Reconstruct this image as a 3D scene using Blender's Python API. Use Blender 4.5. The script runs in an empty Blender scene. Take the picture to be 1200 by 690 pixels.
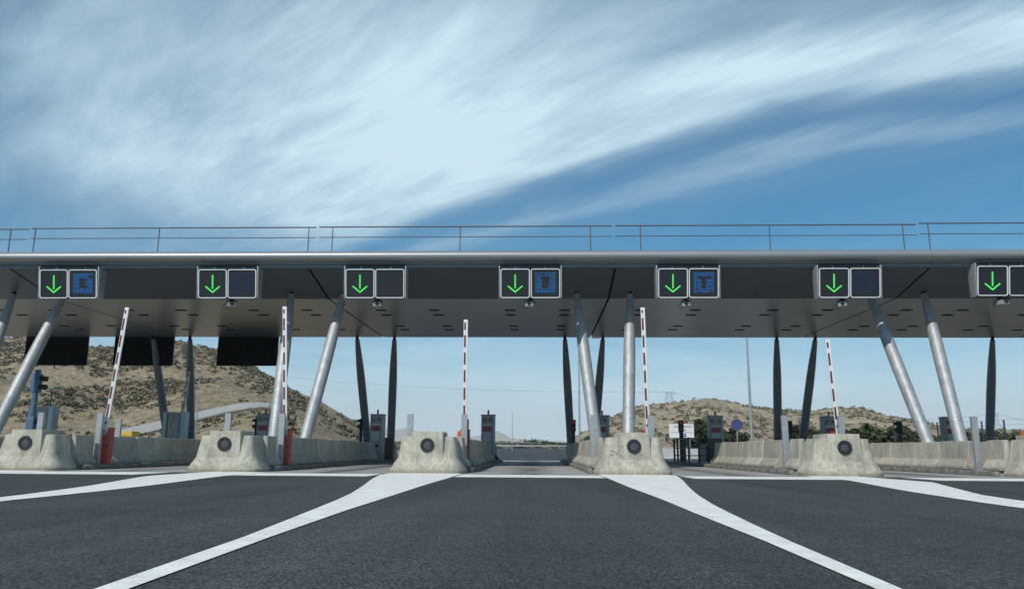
import bpy, bmesh, math, random
import numpy as np
from mathutils import Vector, Matrix, noise as mnoise

random.seed(7); rng = np.random.default_rng(7)
scn = bpy.context.scene
COL = scn.collection
RAD = math.radians

# ------------------------------------------------------------------ camera
FPX, CX, CY, EYE, SK = 912.2, 600.0, 345.0, 0.694, -0.009
_y, _p, _r = RAD(1.561), RAD(11.376), RAD(0.359)
W_ = np.array([-math.sin(_y) * math.cos(_p), math.cos(_y) * math.cos(_p), math.sin(_p)])
_rr = np.array([math.cos(_y), math.sin(_y), 0.0]); _u = np.cross(_rr, W_)
R_ = _rr * math.cos(_r) + _u * math.sin(_r); U_ = -_rr * math.sin(_r) + _u * math.cos(_r)
cam = bpy.data.cameras.new('camera'); camo = bpy.data.objects.new('camera', cam); COL.objects.link(camo)
camo.matrix_world = Matrix(((R_[0], U_[0], -W_[0], 0), (R_[1], U_[1], -W_[1], 0), (R_[2], U_[2], -W_[2], EYE), (0, 0, 0, 1)))
cam.sensor_width = 36; cam.lens = 36 * FPX / 1200; cam.clip_start = 0.05; cam.clip_end = 20000
scn.camera = camo

# ------------------------------------------------------------------ sky, sun, exposure
SUN_AZ, SUN_EL = 210.0, 45.0           # clockwise from +Y: the sun stands behind the viewer, to the left
world = bpy.data.worlds.new('World'); scn.world = world; world.use_nodes = True
wt = world.node_tree; wn, wl = wt.nodes, wt.links
wn.clear()
def wnode(t, **k):
    n = wn.new(t)
    for a, b in k.items(): setattr(n, a, b)
    return n
def wmath(op, a, b=None, c=None, clamp=False):
    n = wnode('ShaderNodeMath', operation=op, use_clamp=clamp)
    for i, v in enumerate((a, b, c)):
        if v is None: continue
        if isinstance(v, (int, float)): n.inputs[i].default_value = v
        else: wl.new(v, n.inputs[i])
    return n.outputs[0]
def wramp(fac, stops, interp='B_SPLINE'):
    n = wnode('ShaderNodeValToRGB'); n.color_ramp.interpolation = interp
    el = n.color_ramp.elements
    while len(el) > 1: el.remove(el[-1])
    el[0].position = stops[0][0]; el[0].color = (stops[0][1],) * 3 + (1,)
    for p, v in stops[1:]:
        e = el.new(p); e.color = (v, v, v, 1)
    wl.new(fac, n.inputs[0]); return n.outputs[0]
def wnoise(vec, scale, detail=6, rough=.55, dist=0.0):
    n = wnode('ShaderNodeTexNoise'); n.inputs['Scale'].default_value = scale; n.inputs['Detail'].default_value = detail
    n.inputs['Roughness'].default_value = rough; n.inputs['Distortion'].default_value = dist
    wl.new(vec, n.inputs['Vector']); return n.outputs[0]
sky = wnode('ShaderNodeTexSky', sky_type='NISHITA', sun_disc=False)
sky.sun_elevation = RAD(SUN_EL); sky.sun_rotation = RAD(SUN_AZ)
sky.air_density = 1.0; sky.dust_density = 0.6; sky.ozone_density = 3.0; sky.altitude = 300
tc = wnode('ShaderNodeTexCoord'); sep = wnode('ShaderNodeSeparateXYZ'); wl.new(tc.outputs['Generated'], sep.inputs[0])
zz = wmath('ADD', wmath('MAXIMUM', sep.outputs[2], 0.0), 0.03)
pu, pv = wmath('DIVIDE', sep.outputs[0], zz), wmath('DIVIDE', sep.outputs[1], zz)
# cloud layer coordinates: a along the cirrus streaks, b across them
ca = wmath('SUBTRACT', wmath('MULTIPLY', pu, .74), wmath('MULTIPLY', pv, .67))
cb = wmath('ADD', wmath('MULTIPLY', pu, .67), wmath('MULTIPLY', pv, .74))
cmb = wnode('ShaderNodeCombineXYZ'); wl.new(wmath('MULTIPLY', ca, .42), cmb.inputs[0]); wl.new(cb, cmb.inputs[1])
cmb2 = wnode('ShaderNodeCombineXYZ'); wl.new(wmath('MULTIPLY', ca, .25), cmb2.inputs[0]); wl.new(wmath('ADD', wmath('MULTIPLY', cb, 1.0), wmath('MULTIPLY', ca, .12)), cmb2.inputs[1])
warp = wnoise(cmb.outputs[0], 1.3, 5, .5)
fine = wnoise(cmb2.outputs[0], 6.5, 10, .66, .3)
soft = wnoise(cmb.outputs[0], 2.4, 8, .6, .4)
bw = wmath('ADD', cb, wmath('MULTIPLY', wmath('SUBTRACT', warp, .5), .36))
bw = wmath('ADD', bw, wmath('MULTIPLY', wmath('SUBTRACT', fine, .5), .22))
bw = wmath('SUBTRACT', bw, wmath('MULTIPLY', wmath('MAXIMUM', wmath('ADD', ca, .85), 0.0), .38))
band = wramp(wmath('MULTIPLY', bw, .25), [(0, .36), (.05, .26), (.09, .24), (.13, .62), (.165, .52), (.21, .82), (.27, .95), (.36, 1.0), (.468, 1.0), (.492, .22), (.525, .08),
                                          (.562, .52), (.59, .10), (.72, .08), (.85, .12), (1, .12)])
open_a = wramp(wmath('MULTIPLY_ADD', ca, .5, 1.0), [(.32, 0), (.62, 1)])         # a -1.4 .. -.9
open_b = wramp(wmath('MULTIPLY', bw, .25), [(.375, 1), (.415, 0)])
band = wmath('MULTIPLY', band, wmath('SUBTRACT', 1.0, wmath('MULTIPLY', wmath('MULTIPLY', open_a, open_b), .74)))
left_a = wramp(wmath('MULTIPLY_ADD', ca, .25, 1.0), [(.22, .26), (.36, 1)])         # thinner towards a < -2.4
band = wmath('MULTIPLY', band, left_a)
tex = wmath('ADD', wmath('MULTIPLY', fine, .85), wmath('MULTIPLY', soft, 1.55))
dens = wmath('MULTIPLY', band, wmath('ADD', tex, -.18), clamp=True)
dens = wmath('POWER', dens, 1.15)
haze_f = wramp(sep.outputs[2], [(0, 1), (.07, .88), (.14, .46), (.2, .10), (.3, 0)])
mph = wnode('ShaderNodeMapping'); mph.inputs['Scale'].default_value = (2.2, 2.2, 16); wl.new(tc.outputs['Generated'], mph.inputs[0])
hzn = wnoise(mph.outputs[0], 2.0, 7, .58, .4)
dens = wmath('MAXIMUM', dens, wmath('MULTIPLY', haze_f, wmath('ADD', .22, wmath('MULTIPLY', hzn, 1.25)), clamp=True))
bg1 = wnode('ShaderNodeBackground'); bg2 = wnode('ShaderNodeBackground'); mixs = wnode('ShaderNodeMixShader'); wout = wnode('ShaderNodeOutputWorld')
hs = wnode('ShaderNodeHueSaturation'); hs.inputs['Saturation'].default_value = 2.0; hs.inputs['Hue'].default_value = .487
wl.new(sky.outputs[0], hs.inputs['Color']); wl.new(hs.outputs[0], bg1.inputs[0]); bg1.inputs[1].default_value = 0.088
bg2.inputs[0].default_value = (.68, .88, 1.0, 1); bg2.inputs[1].default_value = 0.95
wl.new(dens, mixs.inputs[0]); wl.new(bg1.outputs[0], mixs.inputs[1]); wl.new(bg2.outputs[0], mixs.inputs[2]); wl.new(mixs.outputs[0], wout.inputs[0])

sun = bpy.data.lights.new('sun', 'SUN'); sun.energy = 3.4; sun.angle = RAD(0.53); sun.color = (1.0, .955, .88)
suno = bpy.data.objects.new('sun', sun); COL.objects.link(suno)
_sd = Vector((math.sin(RAD(SUN_AZ)) * math.cos(RAD(SUN_EL)), math.cos(RAD(SUN_AZ)) * math.cos(RAD(SUN_EL)), math.sin(RAD(SUN_EL))))
suno.rotation_euler = (-_sd).to_track_quat('-Z', 'Y').to_euler(); suno.location = (-40, -70, 80)
scn.view_settings.view_transform = 'Standard'; scn.view_settings.look = 'None'
scn.view_settings.exposure = 0.0; scn.view_settings.gamma = 1.0; scn.view_settings.use_curve_mapping = False
scn.render.engine = 'CYCLES'
scn.cycles.max_bounces = 8; scn.cycles.diffuse_bounces = 4; scn.cycles.transparent_max_bounces = 16
scn.cycles.use_denoising = True; scn.cycles.volume_bounces = 2

# ------------------------------------------------------------------ pixel -> world helpers
C_ = np.array([0, 0, EYE])
def ray(px, py): return R_ * (px - CX) / FPX + U_ * (CY - py) / FPX + W_
def gnd(px, py, z=0.0):
    d = ray(px, py); return C_ + d * ((z - EYE) / d[2])
def at(px, py, Y):
    d = ray(px, py); return C_ + d * (Y / d[1])
def yrow(x, Y): return Y + SK * x
def sm(t):
    t = min(1, max(0, t)); return t * t * (3 - 2 * t)
def zroad(y): return 1.25 * sm((y - 62) / 110.0)

# ------------------------------------------------------------------ materials
def mat(name, color, rough=.6, metal=0.0, var=0.0, scale=4.0, bump=0.0, bscale=60.0, coord='Object', stretch=None, emit=None, spec=None, streak=0.0, speck=0.0, ribs=0.0, each=0.0):
    m = bpy.data.materials.new(name); m.use_nodes = True
    nt = m.node_tree; N, L = nt.nodes, nt.links
    b = N['Principled BSDF']
    b.inputs['Base Color'].default_value = (*color, 1); b.inputs['Roughness'].default_value = rough; b.inputs['Metallic'].default_value = metal
    if spec is not None: b.inputs['Specular IOR Level'].default_value = spec
    if emit:
        b.inputs['Emission Color'].default_value = (*emit[0], 1); b.inputs['Emission Strength'].default_value = emit[1]
    t = N.new('ShaderNodeTexCoord'); vec = t.outputs[coord]
    if each or streak:
        oi0 = N.new('ShaderNodeObjectInfo'); va0 = N.new('ShaderNodeVectorMath'); L.new(vec, va0.inputs[0]); sc0 = N.new('ShaderNodeVectorMath'); sc0.operation = 'SCALE'; L.new(oi0.outputs['Location'], sc0.inputs[0]); sc0.inputs['Scale'].default_value = 1.37; L.new(sc0.outputs[0], va0.inputs[1]); vec = va0.outputs[0]
    if stretch:
        mp = N.new('ShaderNodeMapping'); mp.inputs['Scale'].default_value = stretch; L.new(vec, mp.inputs[0]); vec2 = mp.outputs[0]
    else: vec2 = vec
    def noise(v, s, d=6, r=.6):
        n = N.new('ShaderNodeTexNoise'); n.inputs['Scale'].default_value = s; n.inputs['Detail'].default_value = d; n.inputs['Roughness'].default_value = r
        L.new(v, n.inputs['Vector']); return n.outputs[0]
    cur = None
    def mul(fac_out, lo, hi, p0=.3, p1=.7):
        nonlocal cur
        mr = N.new('ShaderNodeMapRange'); mr.inputs[1].default_value = p0; mr.inputs[2].default_value = p1; mr.inputs[3].default_value = lo; mr.inputs[4].default_value = hi
        L.new(fac_out, mr.inputs[0])
        mx = N.new('ShaderNodeMix'); mx.data_type = 'RGBA'; mx.blend_type = 'MULTIPLY'; mx.inputs[0].default_value = 1
        if cur is None: mx.inputs[6].default_value = (*color, 1)
        else: L.new(cur, mx.inputs[6])
        L.new(mr.outputs[0], mx.inputs[7]); cur = mx.outputs[2]
    if var:
        mul(noise(vec2, scale), 1 - var, 1 + var)
        mul(noise(vec2, scale * 6.3), 1 - var * .5, 1 + var * .5)
    if streak:
        mp = N.new('ShaderNodeMapping'); mp.inputs['Scale'].default_value = (5, 5, .35); L.new(vec, mp.inputs[0])
        mul(noise(mp.outputs[0], 2.0, 5), 1 - streak, 1.0, .35, .6)
    if speck:
        v = N.new('ShaderNodeTexVoronoi'); v.inputs['Scale'].default_value = bscale; L.new(vec, v.inputs['Vector'])
        sp = N.new('ShaderNodeSeparateColor'); L.new(v.outputs['Color'], sp.inputs[0])
        mul(sp.outputs[0], 1 - speck, 1 + speck, 0, 1)
    if each:
        oi = N.new('ShaderNodeObjectInfo'); mul(oi.outputs['Random'], 1 - each, 1 + each, 0, 1)
    if ribs:
        wv = N.new('ShaderNodeTexWave'); wv.wave_type = 'BANDS'; wv.bands_direction = 'Y'; wv.inputs['Scale'].default_value = 1.1; wv.inputs['Distortion'].default_value = 0
        L.new(vec, wv.inputs['Vector']); mul(wv.outputs['Fac'], 1.0, 1 - ribs, .9, .99)
    if cur is not None: L.new(cur, b.inputs['Base Color'])
    if bump:
        bp = N.new('ShaderNodeBump'); bp.inputs['Strength'].default_value = bump; bp.inputs['Distance'].default_value = .02
        L.new(noise(vec2, bscale, 4, .65), bp.inputs['Height']); L.new(bp.outputs[0], b.inputs['Normal'])
    return m
M = {}
M['concrete'] = mat('concrete', (.475, .455, .362), .85, var=.26, scale=1.9, bump=.45, bscale=26, streak=.28)
M['barrier'] = mat('barrier_concrete', (.48, .452, .372), .85, var=.2, scale=1.3, bump=.3, bscale=30, streak=.3, each=.2)
M['kerb'] = mat('kerb_stone', (.22, .21, .185), .9, var=.45, scale=2.2, bump=.4, bscale=25)
M['slab'] = mat('concrete_paving', (.33, .325, .30), .9, var=.16, scale=.5, bump=.2, bscale=40)
def lane_stain(m):
    N, L = m.node_tree.nodes, m.node_tree.links; b = N['Principled BSDF']; src = b.inputs['Base Color'].links[0].from_socket
    t = N.new('ShaderNodeTexCoord'); sp = N.new('ShaderNodeSeparateXYZ'); L.new(t.outputs['Object'], sp.inputs[0])
    def mth(op, a, c=None, d=None):
        n = N.new('ShaderNodeMath'); n.operation = op
        for i, v in enumerate((a, c, d)):
            if v is None: continue
            if isinstance(v, (int, float)): n.inputs[i].default_value = v
            else: L.new(v, n.inputs[i])
        return n.outputs[0]
    cs = mth('COSINE', mth('MULTIPLY', mth('ADD', sp.outputs[0], .08), 2 * math.pi / 6.5))
    core = mth('POWER', mth('MAXIMUM', cs, 0.0), 5.0)
    mp = N.new('ShaderNodeMapping'); mp.inputs['Scale'].default_value = (1, .12, 1); L.new(t.outputs['Object'], mp.inputs[0])
    n = N.new('ShaderNodeTexNoise'); n.inputs['Scale'].default_value = 1.3; n.inputs['Detail'].default_value = 5; L.new(mp.outputs[0], n.inputs['Vector'])
    f = mth('MULTIPLY', core, mth('MULTIPLY', mth('MAXIMUM', mth('SUBTRACT', n.outputs[0], .25), 0.0), 2.2)); f = mth('MINIMUM', f, .75)
    mx = N.new('ShaderNodeMix'); mx.data_type = 'RGBA'; L.new(f, mx.inputs[0]); L.new(src, mx.inputs[6]); mx.inputs[7].default_value = (.05, .05, .048, 1)
    L.new(mx.outputs[2], b.inputs['Base Color'])
lane_stain(M['slab'])
M['white'] = mat('road_paint', (.86, .85, .78), .6, var=.14, scale=3.0, bump=.2, bscale=50, speck=.05)
def wear(m, col, scale, th):
    N, L = m.node_tree.nodes, m.node_tree.links; b = N['Principled BSDF']; src = b.inputs['Base Color'].links[0].from_socket
    t = N.new('ShaderNodeTexCoord'); out = []
    for sc_, d in ((scale, 6), (scale * .06, 3)):
        n = N.new('ShaderNodeTexNoise'); n.inputs['Scale'].default_value = sc_; n.inputs['Detail'].default_value = d; n.inputs['Roughness'].default_value = .7; L.new(t.outputs['Object'], n.inputs['Vector']); out.append(n.outputs[0])
    a = N.new('ShaderNodeMath'); a.operation = 'MULTIPLY_ADD'; L.new(out[1], a.inputs[0]); a.inputs[1].default_value = .35; L.new(out[0], a.inputs[2])
    r = N.new('ShaderNodeMapRange'); r.inputs[1].default_value = th; r.inputs[2].default_value = th + .05; r.inputs[4].default_value = .75; L.new(a.outputs[0], r.inputs[0])
    mx = N.new('ShaderNodeMix'); mx.data_type = 'RGBA'; L.new(r.outputs[0], mx.inputs[0]); L.new(src, mx.inputs[6]); mx.inputs[7].default_value = (*col, 1); L.new(mx.outputs[2], b.inputs['Base Color'])
wear(M['white'], (.22, .225, .22), 16, .80)
def splash_dirt(m, z0, z1, col):
    N, L = m.node_tree.nodes, m.node_tree.links; b = N['Principled BSDF']; src = b.inputs['Base Color'].links[0].from_socket
    t = N.new('ShaderNodeTexCoord'); sp = N.new('ShaderNodeSeparateXYZ'); L.new(t.outputs['Object'], sp.inputs[0])
    oi = N.new('ShaderNodeObjectInfo'); va = N.new('ShaderNodeVectorMath'); L.new(t.outputs['Object'], va.inputs[0]); L.new(oi.outputs['Location'], va.inputs[1])
    n = N.new('ShaderNodeTexNoise'); n.inputs['Scale'].default_value = 3.5; n.inputs['Detail'].default_value = 6; n.inputs['Roughness'].default_value = .7; L.new(va.outputs[0], n.inputs['Vector'])
    a = N.new('ShaderNodeMath'); a.operation = 'MULTIPLY_ADD'; L.new(n.outputs[0], a.inputs[0]); a.inputs[1].default_value = -.42; L.new(sp.outputs[2], a.inputs[2])
    r = N.new('ShaderNodeMapRange'); r.inputs[1].default_value = z1 - .21; r.inputs[2].default_value = z0 - .21; r.inputs[3].default_value = 0; r.inputs[4].default_value = .7; L.new(a.outputs[0], r.inputs[0])
    mx = N.new('ShaderNodeMix'); mx.data_type = 'RGBA'; L.new(r.outputs[0], mx.inputs[0]); L.new(src, mx.inputs[6]); mx.inputs[7].default_value = (*col, 1); L.new(mx.outputs[2], b.inputs['Base Color'])
splash_dirt(M['concrete'], .0, .22, (.22, .19, .125)); splash_dirt(M['barrier'], .16, .34, (.17, .155, .12))
M['alu'] = mat('brushed_aluminium', (.34, .35, .35), .46, metal=.45, var=.05, scale=2, stretch=(.1, 3, 3))
M['soffit'] = mat('soffit_metal', (.40, .41, .41), .30, metal=.5, var=.06, scale=1.0, stretch=(.2, 6, 1), ribs=.16)
M['slope'] = mat('slope_metal', (.15, .16, .17), .38, metal=.3, var=.08, scale=1.0, stretch=(.2, 6, 1), ribs=.2)
M['recess'] = mat('recess_metal', (.22, .225, .225), .6, metal=.2, var=.06, scale=1.0, stretch=(.2, 6, 1))
M['column'] = mat('galvanised_column', (.45, .465, .465), .60, metal=.45, var=.14, scale=2.2, streak=.2)
M['rear_column'] = mat('grey_painted_column', (.20, .215, .23), .5, metal=.2, var=.10, scale=3)
M['galv'] = mat('galvanised_steel', (.42, .44, .44), .5, metal=.5, var=.15, scale=6)
M['steel'] = mat('rail_steel', (.10, .11, .12), .6, metal=.1)
M['dark'] = mat('dark_housing', (.006, .007, .008), .9, spec=.1)
M['panel'] = mat('display_panel', (.020, .024, .028), .4)
M['rim'] = mat('white_rim', (.78, .80, .80), .4)
M['black'] = mat('black_rubber', (.015, .015, .016), .6)
M['lens'] = mat('grey_lens', (.07, .07, .075), .3, var=.15, scale=14)
M['lensdark'] = mat('dark_glass', (.02, .02, .022), .15)
M['red'] = mat('red_paint', (.42, .075, .045), .55, var=.12, scale=5)
M['orange'] = mat('orange_plastic', (.70, .13, .04), .5, var=.1, scale=6)
M['yellow'] = mat('yellow_plastic', (.62, .42, .05), .5, var=.1, scale=5)
M['brown'] = mat('brown_panel', (.13, .095, .05), .7, var=.3, scale=5)
M['blue'] = mat('blue_paint', (.085, .16, .25), .5, var=.15, scale=5)
M['darkblue'] = mat('dark_blue_paint', (.02, .032, .05), .5)
M['cabinet'] = mat('cabinet_grey', (.33, .33, .315), .55, var=.1, scale=4)
M['screen_red'] = mat('red_display', (.30, .03, .045), .4)
M['label_white'] = mat('white_label', (.62, .62, .60), .5)
M['signblue'] = mat('sign_blue', (.03, .09, .30), .4)
M['signred'] = mat('sign_red', (.20, .03, .05), .5)
M['ink'] = mat('sign_black', (.03, .03, .035), .5)
M['railpaint'] = mat('dark_rail', (.035, .04, .045), .5)
M['whitewall'] = mat('white_wall', (.55, .56, .54), .8, var=.1, scale=2)
M['bark'] = mat('bark', (.09, .07, .05), .9, var=.3, scale=8)
M['green_led'] = mat('green_led', (.02, .2, .04), .4, emit=((.13, .95, .16), .68))
M['blue_led'] = mat('blue_led', (.01, .03, .12), .4, emit=((.012, .20, .60), .9))
M['blue_led_dim'] = mat('blue_led_dim', (.01, .02, .06), .4, emit=((.02, .10, .34), .22))
M['red_led'] = mat('red_signal', (.3, .01, .01), .4, emit=((.75, .03, .05), .09))
M['beacon'] = mat('beacon_amber', (.30, .10, .03), .3)

def boom_material():
    m = bpy.data.materials.new('boom_stripes'); m.use_nodes = True
    N, L = m.node_tree.nodes, m.node_tree.links; b = N['Principled BSDF']; b.inputs['Roughness'].default_value = .5
    t = N.new('ShaderNodeTexCoord'); s = N.new('ShaderNodeSeparateXYZ'); L.new(t.outputs['Object'], s.inputs[0])
    a = N.new('ShaderNodeMath'); a.operation = 'MULTIPLY'; a.inputs[1].default_value = 1 / .62; L.new(s.outputs[2], a.inputs[0])
    f = N.new('ShaderNodeMath'); f.operation = 'FRACT'; L.new(a.outputs[0], f.inputs[0])
    g = N.new('ShaderNodeMath'); g.operation = 'LESS_THAN'; g.inputs[1].default_value = .70; L.new(f.outputs[0], g.inputs[0])
    mx = N.new('ShaderNodeMix'); mx.data_type = 'RGBA'; mx.inputs[6].default_value = (.74, .74, .72, 1); mx.inputs[7].default_value = (.11, .022, .025, 1)
    L.new(g.outputs[0], mx.inputs[0]); L.new(mx.outputs[2], b.inputs['Base Color']); return m
M['boom_tape'] = boom_material()
M['boom_white'] = mat('boom_white', (.74, .74, .72), .5, var=.06, scale=5)

def asphalt_material(name, base):
    m = bpy.data.materials.new(name); m.use_nodes = True
    N, L = m.node_tree.nodes, m.node_tree.links; b = N['Principled BSDF']; b.inputs['Roughness'].default_value = .82
    t = N.new('ShaderNodeTexCoord'); v = t.outputs['Object']
    def nz(s, d, vec=v, r=.6):
        n = N.new('ShaderNodeTexNoise'); n.inputs['Scale'].default_value = s; n.inputs['Detail'].default_value = d; n.inputs['Roughness'].default_value = r; L.new(vec, n.inputs['Vector']); return n.outputs[0]
    def mr(o, p0, p1, lo, hi):
        q = N.new('ShaderNodeMapRange'); 
        for i, x in enumerate((p0, p1, lo, hi)): q.inputs[i + 1].default_value = x
        L.new(o, q.inputs[0]); return q.outputs[0]
    def mm(a, c):
        q = N.new('ShaderNodeMath'); q.operation = 'MULTIPLY'; L.new(a, q.inputs[0]); L.new(c, q.inputs[1]); return q.outputs[0]
    mp = N.new('ShaderNodeMapping'); mp.inputs['Scale'].default_value = (1, .16, 1); L.new(v, mp.inputs[0])
    mp2 = N.new('ShaderNodeMapping'); mp2.inputs['Scale'].default_value = (.05, 1.2, 1); L.new(v, mp2.inputs[0])
    big = mr(nz(.55, 4, mp.outputs[0]), .3, .7, .74, 1.28)
    mp4 = N.new('ShaderNodeMapping'); mp4.inputs['Scale'].default_value = (1, .03, 1); L.new(v, mp4.inputs[0])
    trk = mr(nz(1.5, 3, mp4.outputs[0]), .35, .65, .86, 1.14)
    cross = mr(nz(.8, 3, mp2.outputs[0]), .35, .68, .92, 1.1)
    mp3 = N.new('ShaderNodeMapping'); mp3.inputs['Scale'].default_value = (1, .4, 1); L.new(v, mp3.inputs[0]); vg = mp3.outputs[0]
    vo = N.new('ShaderNodeTexVoronoi'); vo.inputs['Scale'].default_value = 95; L.new(vg, vo.inputs['Vector'])
    sc = N.new('ShaderNodeSeparateColor'); L.new(vo.outputs['Color'], sc.inputs[0])
    stones = mr(sc.outputs[0], 0, 1, .2, 1.95)
    fine = mr(nz(55, 5, vg, .75), .3, .7, .45, 1.65)
    mid = mr(nz(7, 4, v), .3, .7, .85, 1.16)
    f = mm(mm(mm(mm(big, trk), cross), stones), mm(fine, mid))
    mx = N.new('ShaderNodeMix'); mx.data_type = 'RGBA'; mx.blend_type = 'MULTIPLY'; mx.inputs[0].default_value = 1; mx.inputs[6].default_value = (*base, 1)
    L.new(f, mx.inputs[7]); L.new(mx.outputs[2], b.inputs['Base Color'])
    bp = N.new('ShaderNodeBump'); bp.inputs['Strength'].default_value = .5; bp.inputs['Distance'].default_value = .012
    L.new(vo.outputs['Distance'], bp.inputs['Height']); L.new(bp.outputs[0], b.inputs['Normal'])
    return m
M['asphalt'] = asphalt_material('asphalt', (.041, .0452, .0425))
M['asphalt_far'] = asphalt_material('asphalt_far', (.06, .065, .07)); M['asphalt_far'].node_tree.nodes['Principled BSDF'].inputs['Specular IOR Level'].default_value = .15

def soil_material(name, tan, dark, sc):
    m = bpy.data.materials.new(name); m.use_nodes = True
    N, L = m.node_tree.nodes, m.node_tree.links; b = N['Principled BSDF']; b.inputs['Roughness'].default_value = .95
    t = N.new('ShaderNodeTexCoord')
    def nz(s, d, r=.65):
        n = N.new('ShaderNodeTexNoise'); n.inputs['Scale'].default_value = s; n.inputs['Detail'].default_value = d; n.inputs['Roughness'].default_value = r; L.new(t.outputs['Object'], n.inputs['Vector']); return n.outputs[0]
    r = N.new('ShaderNodeValToRGB'); e = r.color_ramp.elements
    e[0].position = .36; e[0].color = (*dark, 1); e[1].position = .6; e[1].color = (*tan, 1)
    L.new(nz(sc, 9, .72), r.inputs[0])
    r2 = N.new('ShaderNodeMapRange'); r2.inputs[1].default_value = .3; r2.inputs[2].default_value = .7; r2.inputs[3].default_value = .72; r2.inputs[4].default_value = 1.2
    L.new(nz(sc * .12, 5), r2.inputs[0])
    mx = N.new('ShaderNodeMix'); mx.data_type = 'RGBA'; mx.blend_type = 'MULTIPLY'; mx.inputs[0].default_value = 1
    L.new(r.outputs[0], mx.inputs[6]); L.new(r2.outputs[0], mx.inputs[7]); L.new(mx.outputs[2], b.inputs['Base Color'])
    bp = N.new('ShaderNodeBump'); bp.inputs['Strength'].default_value = 1.0; bp.inputs['Distance'].default_value = .9
    L.new(nz(sc * 1.6, 6), bp.inputs['Height']); L.new(bp.outputs[0], b.inputs['Normal'])
    return m
M['soil'] = soil_material('dry_soil', (.48, .38, .235), (.22, .18, .115), .9)
M['soil_far'] = soil_material('dry_hill_soil', (.50, .41, .27), (.24, .20, .13), .6)
M['verge'] = soil_material('verge_soil', (.27, .23, .155), (.15, .135, .085), .5)

def foliage_material(name, a, b_):
    m = bpy.data.materials.new(name); m.use_nodes = True
    N, L = m.node_tree.nodes, m.node_tree.links; b = N['Principled BSDF']; b.inputs['Roughness'].default_value = .8; b.inputs['Specular IOR Level'].default_value = .2
    g = N.new('ShaderNodeNewGeometry'); r = N.new('ShaderNodeValToRGB'); e = r.color_ramp.elements
    e[0].color = (*a, 1); e[1].color = (*b_, 1); L.new(g.outputs['Random Per Island'], r.inputs[0]); L.new(r.outputs[0], b.inputs['Base Color']); return m
M['scrub'] = foliage_material('scrub_leaves', (.065, .060, .040), (.28, .245, .165))
M['leaf'] = foliage_material('tree_leaves', (.030, .042, .018), (.075, .085, .038))

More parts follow.
